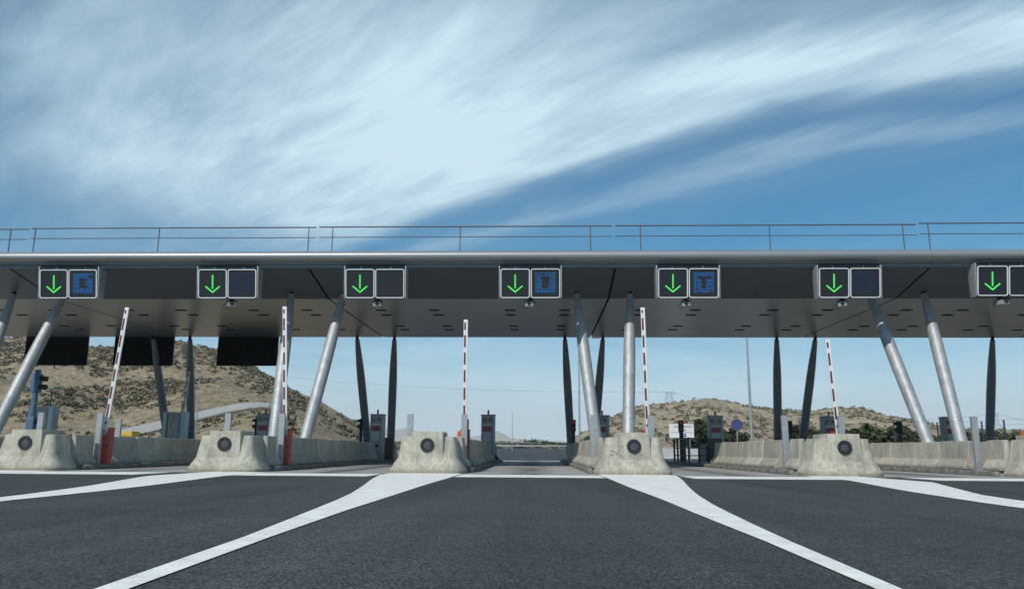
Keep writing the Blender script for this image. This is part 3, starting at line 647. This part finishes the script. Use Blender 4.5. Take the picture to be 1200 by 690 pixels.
# ------------------------------------------------------------------ columns
def column(name, top, base, rmax, m, label, group):
    t = empty(name, tuple(base)); tag(t, label, 'column', group)
    T, B = Vector(top) - Vector(base), Vector((0, 0, 0))
    prof = [(0, .80), (.03, .84), (.245, .94), (.25, .955), (.4, .985), (.55, 1.0), (.68, .98), (.8, .88), (.9, .72), (1.0, .54)]
    pts = [B.lerp(T, q) for q, _ in prof]
    link('shaft', MB().tube(pts, [rmax * r for _, r in prof], 20).mesh('shaft', smooth=40), m, t)
    link('base_sleeve', MB().tube([B.lerp(T, 0), B.lerp(T, .235)], [rmax * .90, rmax * .965], 20).mesh('base_sleeve', smooth=40), m, t)
    link('seam_ring', MB().tube([B.lerp(T, .236), B.lerp(T, .241)], [rmax * .985, rmax * .985], 20).mesh('seam_ring', smooth=40), 'galv', t)
    link('head_pin', MB().tube([B.lerp(T, 1.0), B.lerp(T, 1.03)], [rmax * .36, rmax * .36], 10).mesh('head_pin', smooth=40), 'dark', t)
for c in (-22.83, -9.83, 3.17, 16.17, 29.17):
    yo = SK * c
    for s in (-1, 1):
        if c < 29:
            column('front_column', (c + s * 1.20, 34.5 + yo, 7.62), (c + s * .56, 31.25 + yo, .152), .255, 'column', 'silver tapered column leaning forward under the front of the canopy', 'silver front columns')
        if c < 29 or s < 0: column('rear_column', (c + s * 1.17, 48.05 + yo, 7.50), (c + s * .68, 50.8 + yo, .152 if c < 29 else 0), .255, 'rear_column', 'dark tapered column under the rear edge of the canopy', 'dark rear columns')

# ------------------------------------------------------------------ lane signs
PW = 1.225
RIMM = None
def ring_prism(x0, x1, z0, z1, r, t, y0, y1):
    o = rrect(x0, x1, z0, z1, r); i_ = rrect(x0 + t, x1 - t, z0 + t, z1 - t, max(.02, r - t)); n = len(o); b = MB()
    vs = [(x, y0, z) for x, z in o] + [(x, y0, z) for x, z in i_] + [(x, y1, z) for x, z in o] + [(x, y1, z) for x, z in i_]; fs = []
    for k in range(n):
        j = (k + 1) % n; fs += [(k, n + k, n + j, j), (2 * n + k, k, j, 2 * n + j), (n + k, 3 * n + k, 3 * n + j, n + j), (2 * n + k, 2 * n + j, 3 * n + j, 3 * n + k)]
    return b.add(vs, fs)
S_BOX = MB().prism(rrect(-PW / 2, PW / 2, 0, PW, .09), 'y', 0, .28).mesh('display_box')
S_RIM = ring_prism(-PW / 2, PW / 2, 0, PW, .10, .040, -.03, -.001).mesh('rim')
def arrow_mesh():
    b = MB(); cx_, w = 0, .034
    w = .029; b.box(-w, w, -.018, -.001, .40, .98)
    for s in (-1, 1):
        b.add([(0, -.018, .215), (0, -.018, .295), (s * .29, -.018, .53), (s * .32, -.018, .48), (0, -.001, .215), (0, -.001, .295), (s * .29, -.001, .53), (s * .32, -.001, .48)],
              [(0, 1, 2, 3), (7, 6, 5, 4), (0, 4, 5, 1), (1, 5, 6, 2), (2, 6, 7, 3), (3, 7, 4, 0)])
    return b.mesh('down_arrow')
S_ARR = arrow_mesh()
def led_mesh(kind):
    """square of blue points with a T left dark; 'garbled' shows a broken glyph"""
    b = MB(); n = 15; p = .0565; r = .021
    for i in range(n):
        for j in range(n):                     # j from the top
            off = False
            if kind == 'T':
                off = (3 <= j <= 4 and 3 <= i <= 11) or (5 <= j <= 11 and 6 <= i <= 8)
            elif kind == 'O':
                off = (3 <= j <= 4 and 4 <= i <= 10) or (5 <= j <= 11 and 5 <= i <= 9 and not (j > 9 and i > 8)) or (j == 11 and i in (5, 9))
            else:
                off = (4 <= j <= 10 and 5 <= i <= 8) or (j in (4, 9, 10) and 8 <= i <= 10) or (j in (5, 11, 12) and i == 9) or (j in (1, 2, 3) and i in (12, 13))
            if off or (random.random() < .05): continue
            x, z = (i - (n - 1) / 2) * p, .64 - (j - (n - 1) / 2) * p
            b.add([(x, -.012, z - r), (x + r, -.012, z), (x, -.012, z + r), (x - r, -.012, z)], [(0, 1, 2, 3)])
    return b.mesh('led_matrix')
LED = {'T': led_mesh('T'), 'O': led_mesh('O'), 'G': led_mesh('G')}
def lane_sign(px_, kind, bright, label, dz=0.0):
    P = at(px_, 333, 31.87); x = P[0]
    t = empty('lane_sign', (x, yrow(x, 31.78), 6.94 + dz), math.atan(SK)); tag(t, label, 'lane sign', 'overhead lane signs')
    for s in (-1, 1):
        bx = link('display_box', S_BOX, 'panel', t, (s * (PW / 2 + .018), 0, 0)); bx.rotation_euler = (RAD(10.5), 0, 0)
        link('rim', S_RIM, 'rim', bx)
        if s == -1: link('down_arrow', S_ARR, 'green_led', bx)
        elif kind: stuff(link('led_matrix', LED[kind].copy(), 'blue_led' if bright else 'blue_led_dim', bx))
        link('hanger', MB().box(-.02, .02, .16, .20, PW + .001, PW + .12).mesh('hanger'), 'galv', bx)
        link('side_bracket', MB().prism([(-.03, -.02), (.40, -.02), (.40, PW + .11), (-.23, PW + .11)], 'x', min(s * 1.262, s * 1.31), max(s * 1.262, s * 1.31)).mesh('side_bracket', bevel=.01), 'galv', t)
    link('cross_bar', MB().box(-1.26, 1.26, -.14, -.02, PW + .13, PW + .165).mesh('cross_bar'), 'dark', t)
    return t
signs = [(80.6, 'G', True, 'lane sign with green arrow and garbled blue pixel square'), (267.4, 'T', False, 'lane sign with dim blue T, between blank sign and garbled sign'),
         (440.2, None, False, 'lane sign with green arrow and blank panel above the red cabinet column island'), (621.5, 'O', True, 'lane sign with green arrow and bright blue square around a thick dark T'),
         (805.2, 'T', True, 'lane sign with green arrow and bright blue square with slim dark T'), (992, 'T', False, 'lane sign with dim blue T above a leaning silver column pair'),
         (1175.4, None, False, 'lane sign with green arrow and blank panel beyond the joint in the canopy')]
for k, (px_, kd, br, lab) in enumerate(signs): lane_sign(px_, kd, br, lab, .08 if k == 6 else 0)
for k, px_ in enumerate((270.5, 442, 621, 803.5, 985.5, 1171)):
    P = at(px_, 352, 31.95); x = P[0]
    t = empty('lane_camera', (x, yrow(x, 31.95), 6.935)); tag(t, f'small grey surveillance camera hanging below the {["dim T sign near the garbled sign", "blank sign over the red cabinet column island", "thick dark T sign", "slim dark T sign", "dim T sign above leaning columns", "blank sign beyond the canopy joint"][k]}', 'camera', 'lane cameras')
    t.rotation_euler = (0, 0, RAD([25, 8, -10, -8, -20, 15][k])); z_off = .08 if k == 5 else 0
    t.location.z += z_off
    link('mount', MB().rings([[(r * math.cos(2 * math.pi * q / 12), .1 + r * math.sin(2 * math.pi * q / 12), z) for q in range(12)] for r, z in ((.13, -.002), (.10, -.06), (.05, -.13))]).mesh('mount', smooth=40), 'black', t)
    b_ = link('body', MB().box(-.17, .17, -.2, .28, -.34, -.131).mesh('body', bevel=.02), 'cabinet', t)
    link('sunshade', MB().box(-.2, .2, -.3, .28, -.128, -.115).mesh('sunshade'), 'dark', t)
    link('lens', MB().disc((0, -.201, -.235), .07, 12, thick=.03).mesh('lens'), 'lensdark', b_)
    link('cable', MB().tube([(-.18, .1, -.2), (-.30, .1, -.24), (-.34, .1, -.36), (-.24, .1, -.42), (-.14, .1, -.345)], .012, 5).mesh('cable'), 'black', t)

# dark rear sign boards hanging from the back edge
for (xa, xb, lab) in ((-32.5, -28.55, 'dark sign board back hanging behind the blue signal post'), (-26.7, -22.95, 'dark sign board back hanging beside a dark leaning column, hillside behind'), (-20.0, -16.2, 'dark sign board back hanging nearest the open sky beside the hill')):
    xm = (xa + xb) / 2; h = (xb - xa) / 2
    t = empty('sign_board', (xm, yrow(xm, 48.45), 5.9)); tag(t, lab, 'sign board', 'dark rear sign boards')
    link('back_panel', MB().box(-h, h, 0, .3, 0, 1.84).mesh('back_panel', bevel=.02), 'dark', t)
    for k in range(7): 
        q = -h + .3 + k * (2 * h - .6) / 6; link('rib', MB().box(q - .03, q + .03, -.04, -.001, .06, 1.70).mesh('rib'), 'dark', t)
    for s in (-1, 1): link('hanger', MB().box(s * (h - .15) - .04, s * (h - .15) + .04, .1, .18, 1.841, 2.1).mesh('hanger'), 'dark', t)
    link('lug', MB().box(-.03, .03, .1, .16, -.22, -.001).mesh('lug'), 'black', t)

# ------------------------------------------------------------------ hills
HZ = lambda px: 528.7 + (px - 624.2) * math.tan(_r)
def px_of(x, y):
    d = np.array([x, y, 0.0]); return CX + FPX * d.dot(R_) / d.dot(W_)
LR = [(-600, 400), (-200, 393), (0, 397), (25, 395), (60, 403), (94, 409), (125, 409), (160, 404), (198, 401), (215, 405), (232, 410), (249, 412), (284, 428), (300, 438), (318, 446), (338, 460), (359, 469.5), (377, 480), (403, 492), (429, 503), (450, 514), (480, 524), (520, 530)]
LP = [(-600, 78, 521), (60, 80, 515), (100, 82, 512), (143, 85, 508), (215, 87, 492), (265, 88.5, 480.5), (310, 90, 475), (345, 92, 473.5), (365, 97, 477), (380, 103, 485), (403, 113, 496), (430, 126, 507), (470, 150, 520), (520, 165, 531)]
RR = [(640, 530), (670, 519), (680, 511), (716, 492), (735, 484), (753, 478), (774, 476.6), (797, 474), (834, 471), (860, 476.6), (886, 480.5), (917, 484.4), (957, 487), (980, 484), (996, 483), (1014, 483), (1040, 491), (1061, 493.6), (1092, 499), (1116, 504), (1163, 506), (1200, 508), (1500, 500), (2200, 490)]
def interp(tab, x, c=1): return float(np.interp(x, [t[0] for t in tab], [t[c] for t in tab]))
def fbm(x, y, o=4): return sum(mnoise.noise(Vector((x * 2 ** k, y * 2 ** k, 3.1 * k))) / 2 ** k for k in range(o))
def zpix(px, py, D): return EYE + (HZ(px) - py) * D / FPX / .98
def hill_left(x, y):
    D = y; px = px_of(x, y)
    dp, yp = interp(LP, px, 1), interp(LP, px, 2); ridge = interp(LR, px); Dr = 178
    zp = zpix(px, yp + 8, dp); zr = zpix(px, ridge, Dr)
    zf = zroad(min(D, 172)) - .4
    d0 = min(46, dp - 12)
    if D < dp: z = zf + (zp - zf) * sm((D - d0) / (dp - d0))
    elif D < Dr: 
        t = (D - dp) / (Dr - dp); z = zp + (zr - zp) * (t ** .92)
    else: z = zr - (D - Dr) * .10
    amp = sm((D - dp) / 14) * (1 - .75 * sm((D - Dr + 25) / 20) if D < Dr + 12 else .5)
    return z + amp * (1.5 * fbm(x * .045, y * .045) + .75 * fbm(x * .16, y * .16, 3))
def hill_right(x, y):
    D = y; px = px_of(x, y); ridge = interp(RR, px); Dr, df = 265, 105
    zr = zpix(px, ridge, Dr); zf = zroad(min(D, 172)) - .5
    if D < df: z = zf
    elif D < Dr: z = zf + (zr - zf) * (sm((D - df) / (Dr - df)) * .6 + .4 * (D - df) / (Dr - df))
    else: z = zr - (D - Dr) * .06
    amp = sm((D - df) / 40) * (1 - .7 * sm((D - Dr + 30) / 25) if D < Dr + 15 else .5)
    return z + amp * (1.6 * fbm(x * .03 + 9, y * .03) + .8 * fbm(x * .12, y * .12, 3))
def terrain(name, fn, xs, ys, m):
    vs = [(x, y, fn(x, y)) for y in ys for x in xs]; nx = len(xs)
    fs = [(j * nx + i, j * nx + i + 1, (j + 1) * nx + i + 1, (j + 1) * nx + i) for j in range(len(ys) - 1) for i in range(nx - 1)]
    me = bpy.data.meshes.new(name); me.from_pydata(vs, [], fs); me.update(); me.shade_smooth()
    return struct(link(name, me, m))
terrain('hill', hill_left, np.arange(-260, -15, 1.7), np.arange(46, 240, 1.7), 'soil')
terrain('hill', hill_right, np.arange(8, 380, 2.6), np.arange(100, 330, 2.6), 'soil_far')

def bush_into(b, x, y, z, r, h, n, leaf):
    for _ in range(n):
        u = rng.normal(size=3); u /= np.linalg.norm(u); u[2] = abs(u[2]); q = rng.random() ** .4
        c = np.array([x, y, z]) + u * q * np.array([r, r, h])
        a = rng.normal(size=3); a /= np.linalg.norm(a); k = np.cross(a, u + .4 * rng.normal(size=3)); k /= np.linalg.norm(k) + 1e-6
        s = leaf * rng.uniform(.6, 1.3)
        b.add([c - a * s, c + k * s * .7, c + a * s, c - k * s * .7], [(0, 1, 2, 3)])
def scrub(name, fn, x0, x1, y0, y1, count, rmin, rmax, dens, keep):
    b = MB(); n = 0
    while n < count:
        x, y = rng.uniform(x0, x1), rng.uniform(y0, y1)
        if not keep(x, y) or (fbm(x * dens, y * dens, 3) + rng.normal() * .25) < -.05: continue
        r = rmin + (rmax - rmin) * rng.random() ** 2.2
        bush_into(b, x, y, fn(x, y) - .1, r, r * rng.uniform(.6, 1.0), int(14 + 16 * r), .15 + .10 * r); n += 1
    o = link(name, b.mesh(name), 'scrub'); o['label'] = 'grey green dry scrub scattered over the hillside'; return stuff(o)
def keep_l(x, y):
    px = px_of(x, y); dp = interp(LP, px, 1)
    if px < -60 or px > 470: return False
    if y < dp + 2.5: return (px > 165 and 52 < y < dp - 6 and rng.random() < .22) or (px < 125 and y > 58 and rng.random() < .9)
    bare = math.exp(-(((px - 262) / 42) ** 2 + ((y - dp - 20) / 22) ** 2)) + 1.1 * math.exp(-(((px - 372) / 42) ** 2 + ((y - 150) / 45) ** 2))
    return rng.random() > bare * 1.1
def keep_r(x, y):
    px = px_of(x, y); return 670 < px < 1260
scrub('scrub', hill_left, -150, -20, 54, 190, 7500, .18, .85, .06, keep_l)
scrub('scrub', hill_right, 12, 200, 120, 275, 3000, .28, 1.15, .05, keep_r)

# road parapet climbing the left hillside
pp = [(130, 505.5, 84.5), (175, 495.5, 85.8), (215, 486.5, 87), (240, 480.5, 87.8), (265, 475.2, 88.5), (290, 471.5, 89.2), (306, 471, 89.8), (320, 472.5, 90.4)]
pw = [at(*q) for q in pp]
b = MB(); rings = []
for k, P in enumerate(pw):
    d = pw[min(k + 1, len(pw) - 1)] - pw[max(k - 1, 0)]; n_ = np.array([d[1], -d[0], 0]); n_ /= np.linalg.norm(n_)
    hgt = 1.0 - .075 * k
    rings.append([P - n_ * .14 + [0, 0, -hgt], P + n_ * .14 + [0, 0, -hgt], P + n_ * .14, P - n_ * .14])
o = b.rings(rings).build('road_parapet', 'whitewall'); tag(o, 'pale concrete parapet of a side road climbing the brown hillside', 'parapet')
b = MB().tube([P + np.array([.3, -.5, -1.15 + .06 * k]) for k, P in enumerate(pw)], .09, 6); gr = empty('guard_or_shade_rail', tuple(pw[0] + np.array([.3, -.5, -2.0]))); tag(gr, 'dark rail drawn as the shade line below the pale parapet on the hillside', 'guard rail')  # dark rail and posts stand in for the line of shade under the parapet
r_ = b.build('rail', 'steel', gr); r_.matrix_parent_inverse = Matrix.Translation(gr.location).inverted()
for P in pw[::1]:
    o = MB().box(P[0] + .24, P[0] + .36, P[1] - .56, P[1] - .44, P[2] - 2.2, P[2] - 1.0).build('post', 'steel', gr); o.matrix_parent_inverse = Matrix.Translation(gr.location).inverted()

# ------------------------------------------------------------------ beyond the plaza: guard rail, trees, poles, signs, fence
def ground_z(x, y):
    z = zroad(y) - .06
    if y > 46 and x < -15: z = max(z, hill_left(x, y))
    if y > 100 and x > 8: z = max(z, hill_right(x, y))
    return z
gr = empty('guard_or_shade_rail', (-8, 168, zroad(168))); tag(gr, 'long low steel guard rail across the end of the exit road', 'guard rail')
for k in range(11):
    x = -12 + k * 4.0; link('post', MB().box(x - .06 + 8, x + .06 + 8, .1, .2, -.05, .72).mesh('post'), 'steel', gr)
link('beam', MB().prism([(-.04, .42), (-.10, .5), (-.04, .58), (-.10, .66), (-.04, .74), (.02, .74), (.02, .42)], 'x', -4, 37).mesh('beam'), 'galv', gr)
link('beam', MB().prism([(-.04, 1.15), (-.10, 1.23), (-.04, 1.3), (.02, 1.3), (.02, 1.15)], 'x', -4, 10).mesh('beam'), 'galv', gr)
def bank_h(x, y): return zroad(172) - .3 + (1.35 + .35 * fbm(x * .2, 3.3)) * sm((y - 171) / 8.0) * (1 - .6 * sm((y - 190) / 20))
terrain('embankment', bank_h, np.arange(-60, 60, 1.5), np.arange(170, 214, 1.6), 'verge')
b = MB()
for _ in range(900):
    x, y = rng.uniform(-30, 40), rng.uniform(173, 186); r = rng.uniform(.3, .8); bush_into(b, x, y, bank_h(x, y) - .1, r, r * .8, 22, .2)
o = link('ground_cover', b.mesh('ground_cover'), 'leaf'); o['label'] = 'low green ground cover along the bank at the road end'; stuff(o)
bar = MB().box(0, 26, 0, .25, -.1, 1.0).build('roadside_wall', 'whitewall', loc=(12.5, 78, zroad(78))); tag(bar, 'low white roadside wall seen through the pedestrian railing', 'wall')

def tree(px, py_top, Y, rx, label, name='roadside_bush', trunk=.4, n=420):
    P = at(px, py_top, Y); x = P[0]; g = ground_z(x, Y); h = max(.8, P[2] - g)
    t = empty(name, (x, Y, g)); tag(t, label, 'bush' if 'bush' in name else 'tree', 'bushes and trees beyond the plaza')
    b = MB()
    lob = [(rng.normal() * rx * .45, rng.normal() * rx * .4, h * rng.uniform(.35, .72)) for _ in range(7)]
    for lx, ly, lz in lob:
        for _ in range(n // 7):
            u = rng.normal(size=3); u /= np.linalg.norm(u); q = rng.random() ** .5
            c = np.array([lx, ly, lz]) + u * q * np.array([rx * .5, rx * .5, h * .30]); c[2] = min(max(c[2], .05), h * 1.02)
            a = rng.normal(size=3); a /= np.linalg.norm(a); k = np.cross(a, rng.normal(size=3)); k /= np.linalg.norm(k); s = (.10 + .05 * h) * rng.uniform(.6, 1.3)
            b.add([c - a * s, c + k * s * .7, c + a * s, c - k * s * .7], [(0, 1, 2, 3)])
    link('crown', b.mesh('crown'), 'leaf', t)
    tr = MB()
    for lx, ly, lz in lob[:4]: tr.tube([(lx * .1, ly * .1, -.2), (lx * .3, ly * .3, lz * .5), (lx, ly, lz)], [.05 * h * .5, .03 * h * .5, .012 * h], 6)
    link('trunk', tr.mesh('trunk'), 'bark', t)
for px, py, Y, rx, lab in [
    (607, 517, 182, 2.2, 'reddish low bush left of the round green bush beyond the guard rail'), (632, 512, 180, 2.6, 'round green bush rising above the guard rail at the road end'),
    (645, 514.5, 184, 2.4, 'low green bush right of the round bush at the road end'), (622, 515, 186, 2.4, 'low green bush behind the round bush at the road end'),
    (692, 509, 150, 1.6, 'small bush at the foot of the stony hill behind the silver column'),
    (818, 489, 90, 1.6, 'dark conical tree beside the white parking sign'), (823, 494, 94, 1.8, 'dark shrub behind the dark conical tree'),
    (852, 501, 95, 1.7, 'round shrub behind the blue round sign'), (870, 506, 100, 1.6, 'low shrub at the foot of the lamp post'),
    (930, 497, 84, 2.0, 'dark green shrub between the two dark leaning columns'), (945, 503, 82, 1.6, 'low dark green shrub left of the toll machine cabinet'),
    (1008, 498, 70, 2.2, 'dense dark green bush behind the pedestrian railing island block'), (1026, 494, 72, 2.6, 'tallest dense dark green bush behind the right hand fence'),
    (1048, 497, 70, 2.2, 'dense dark green bush beside the first fence post'), (1066, 503, 68, 2.0, 'low dark bush between leaning silver columns'), (1085, 506, 68, 1.9, 'low dark bush behind a leaning silver column'),
    (1110, 505, 70, 2.2, 'dark bush right of the leaning silver columns'), (1136, 504, 72, 2.2, 'dark bush behind the galvanised post'), (1160, 506, 74, 2.2, 'dark bush below the lattice pylon'), (1180, 505, 76, 2.3, 'dark bush behind the fence near the orange barrier'), (1200, 506, 78, 2.3, 'dark bush beyond the orange plastic barrier'), (1222, 504, 80, 2.4, 'dark bush at the far end of the fence')]:
    tree(px, py, Y, rx, lab, 'conical_tree' if 'conical' in lab else 'roadside_bush', n=1100 if Y < 100 else 420)

def lamp_post(px, py_top, Y, label, arm=True, r=.11):
    P = at(px, py_top, Y); g = ground_z(P[0], Y); t = empty('lamp_post', (P[0], Y, g)); tag(t, label, 'lamp post', 'thin lamp posts behind the canopy'); h = P[2] - g
    link('pole', MB().tube([(0, 0, -.1), (0, 0, h * .5), (0, 0, h)], [r, r * .8, r * .55], 10).mesh('pole', smooth=40), 'galv', t)
    if arm: link('base', MB().box(-.22, .22, -.22, .22, -.05, .5).mesh('base', bevel=.03), 'galv', t)
    if arm:
        link('arm', MB().tube([(0, 0, h), (.5, 0, h + .25), (1.3, 0, h + .35)], [r * .5, r * .45, r * .4], 8).mesh('arm', smooth=40), 'galv', t)
        link('lantern', MB().box(1.2, 1.9, -.15, .15, h + .27, h + .42).mesh('lantern', bevel=.03), 'cabinet', t)
lamp_post(874.5, 388, 68, 'tall grey lamp post standing before the stony hill', r=.14)
lamp_post(678, 400, 66, 'thin lamp post seen just beside the leaning silver column', r=.085)
lamp_post(600.5, 482, 120, 'short thin pole rising above the exit road guard rail', arm=False, r=.055)
lamp_post(235, 437, 60, 'thin white pole at the foot of the brown hillside beside a dark column', arm=False, r=.06)

# white parking sign
P = at(799, 512.5, 62); zb = P[2]; g = ground_z(P[0], 62)
t = empty('parking_sign', (P[0], 62, g)); tag(t, 'white direction sign with blue parking symbol behind the red traffic light', 'sign')
W2 = 1.92 / 2; HH = 1.05; z0 = zb - g
link('panel', MB().prism(rrect(-W2, W2, z0, z0 + HH, .05), 'y', 0, .05).mesh('panel'), 'rim', t)
for s in (-1, 1): link('post', MB().box(s * .6 - .05, s * .6 + .05, .051, .13, -.1, z0 + HH * .8).mesh('post'), 'galv', t)
link('divider', MB().box(-W2 + .08, W2 - .06, -.006, -.001, z0 + .38, z0 + .405).mesh('divider'), 'ink', t)
pb = link('parking_symbol', MB().prism(rrect(.06, .34, z0 + .05, z0 + .33, .03), 'y', -.008, -.001).mesh('parking_symbol'), 'signblue', t)
text_mesh('letter', 'P', .26, 'rim', pb, (.20, -.014, z0 + .19))
text_mesh('lettering', 'ÁREA DE SERVICIO', .165, 'ink', t, (.1, -.008, z0 + .83)); text_mesh('lettering', '1 km', .26, 'ink', t, (.12, -.008, z0 + .57))
# blue round no-parking sign
P = at(863.5, 497.5, 62); g = ground_z(P[0], 62); t = empty('no_parking_sign', (P[0], 62, g)); tag(t, 'round blue sign with red ring and cross on a thin pole', 'sign'); z = P[2] - g
link('pole', MB().tube([(0, .06, -.1), (0, .06, z + .3)], .04, 8).mesh('pole', smooth=40), 'galv', t)
dsk = link('disc', MB().disc((0, 0, z), .45, 32, thick=.02).mesh('disc'), 'signblue', t)
link('red_ring', MB().disc((0, -.022, z), 0.45, 32, thick=.008, r_in=.40).mesh('red_ring'), 'signred', dsk)
for a in (45, -45):
    o = link('red_bar', MB().box(-.39, .39, -.030, -.022, -.022, .022).mesh('red_bar'), 'signred', dsk, (0, -.001 if a > 0 else 0, z)); o.rotation_euler = (0, RAD(a), 0)

# pylons and wires
def pylon(px, py_top, Y, w, label):
    P = at(px, py_top, Y); g = ground_z(P[0], Y); h = P[2] - g; t = empty('pylon', (P[0], Y, g)); tag(t, label, 'pylon', 'power pylons')
    for sx in (-1, 1):
        for sy in (-1, 1): link('leg', MB().tube([(sx * w, sy * w, -.3), (sx * w * .35, sy * w * .35, h)], .07, 5).mesh('leg'), 'galv', t)
    n = 8; 
    for k in range(n):
        a, c = k / n, (k + 1) / n; wa, wc = w * (1 - .65 * a), w * (1 - .65 * c)
        link('brace', MB().tube([(-wa, -wa, h * a), (wc, -wc, h * c)], .045, 4).mesh('brace'), 'galv', t); link('brace', MB().tube([(wa, -wa, h * a), (-wc, -wc, h * c)], .045, 4).mesh('brace'), 'galv', t)
    for q in (.82, .98): link('cross_arm', MB().tube([(-w * 1.3, 0, h * q), (w * 1.3, 0, h * q)], .07, 5).mesh('cross_arm'), 'galv', t)
    return P
pA = pylon(784, 459, 255, 1.5, 'steel power pylon on the crest of the stony hill'); pB = pylon(1163, 483, 255, 1.6, 'lattice power pylon beside the dark column and fence')
def wire(a, b, sag, label):
    pts = [Vector(a).lerp(Vector(b), k / 24) + Vector((0, 0, -sag * 4 * (k / 24) * (1 - k / 24))) for k in range(25)]
    o = MB().tube(pts, .035, 4).build('power_line', 'railpaint'); tag(o, label, 'cable', 'power lines')
far = at(330, 441, 330)
wire(pA, far, 2.0, 'thin power line running from the crest pylon across the open sky'); wire(pA, at(1164, 485, 255), 5.0, 'thin power line sagging between the two pylons')
wire(at(1163, 484, 255), at(1330, 506, 170), 1.0, 'thin power line dropping from the lattice pylon towards the fence')

# mesh fence on the right
fpx = [(1047, 492, 60), (1098, 494.5, 60), (1105, 495, 62), (1150, 493.5, 60), (1176, 491.5, 58), (1235, 490, 57)]
f0 = at(1047, 492, 60); g = ground_z(f0[0], 60); t = empty('wire_fence', (f0[0], 60, g)); tag(t, 'tall wire mesh fence on dark posts along the right verge', 'fence')
tops = []
for px, py, Y in fpx:
    P = at(px, py, Y); gz = ground_z(P[0], Y); tops.append((P[0] - f0[0], Y - 60, P[2] - g))
    link('post', MB().tube([(P[0] - f0[0], Y - 60, gz - g - .1), (P[0] - f0[0], Y - 60, P[2] - g)], .06, 6).mesh('post'), 'railpaint', t)
for q in range(9):
    link('strand', MB().tube([(x, y, z * (1 - q * .11)) for x, y, z in tops], .007, 4).mesh('strand'), 'steel', t)

# ------------------------------------------------------------------ far mountains and the air between
MT = [(-900, 500), (-300, 505), (300, 506), (405, 506), (425, 502), (436, 496), (448, 500), (460, 505), (474, 502), (486, 506), (505, 511), (540, 515), (562, 512), (578, 504), (588, 508), (600, 513), (640, 518), (760, 520), (1000, 518), (1250, 514), (1900, 505)]
def mountain_h(x, y):
    px = px_of(x, y); zr = zpix(px, interp(MT, px), 5200)
    return -20 + (zr + 20) * sm((y - 4200) / 1000) * (1 - .5 * sm((y - 5200) / 800)) + 18 * fbm(x * .004, y * .004) * sm((y - 4200) / 500)
terrain('mountains', mountain_h, np.arange(-4600, 4600, 45), np.arange(4150, 6050, 60), 'soil_far')
hv = bpy.data.materials.new('air'); hv.use_nodes = True; hn = hv.node_tree.nodes; hn.clear()
ho = hn.new('ShaderNodeOutputMaterial'); hp = hn.new('ShaderNodeVolumePrincipled'); hp.inputs['Color'].default_value = (.90, .96, 1.0, 1); hp.inputs['Density'].default_value = .00017; hp.inputs['Anisotropy'].default_value = 0.0
hv.node_tree.links.new(hp.outputs[0], ho.inputs['Volume'])
o = MB().box(-7000, 7000, -400, 7000, -60, 330).build('haze', hv); stuff(o); o['label'] = 'thin pale blue haze filling the air'
bpy.context.view_layer.update()
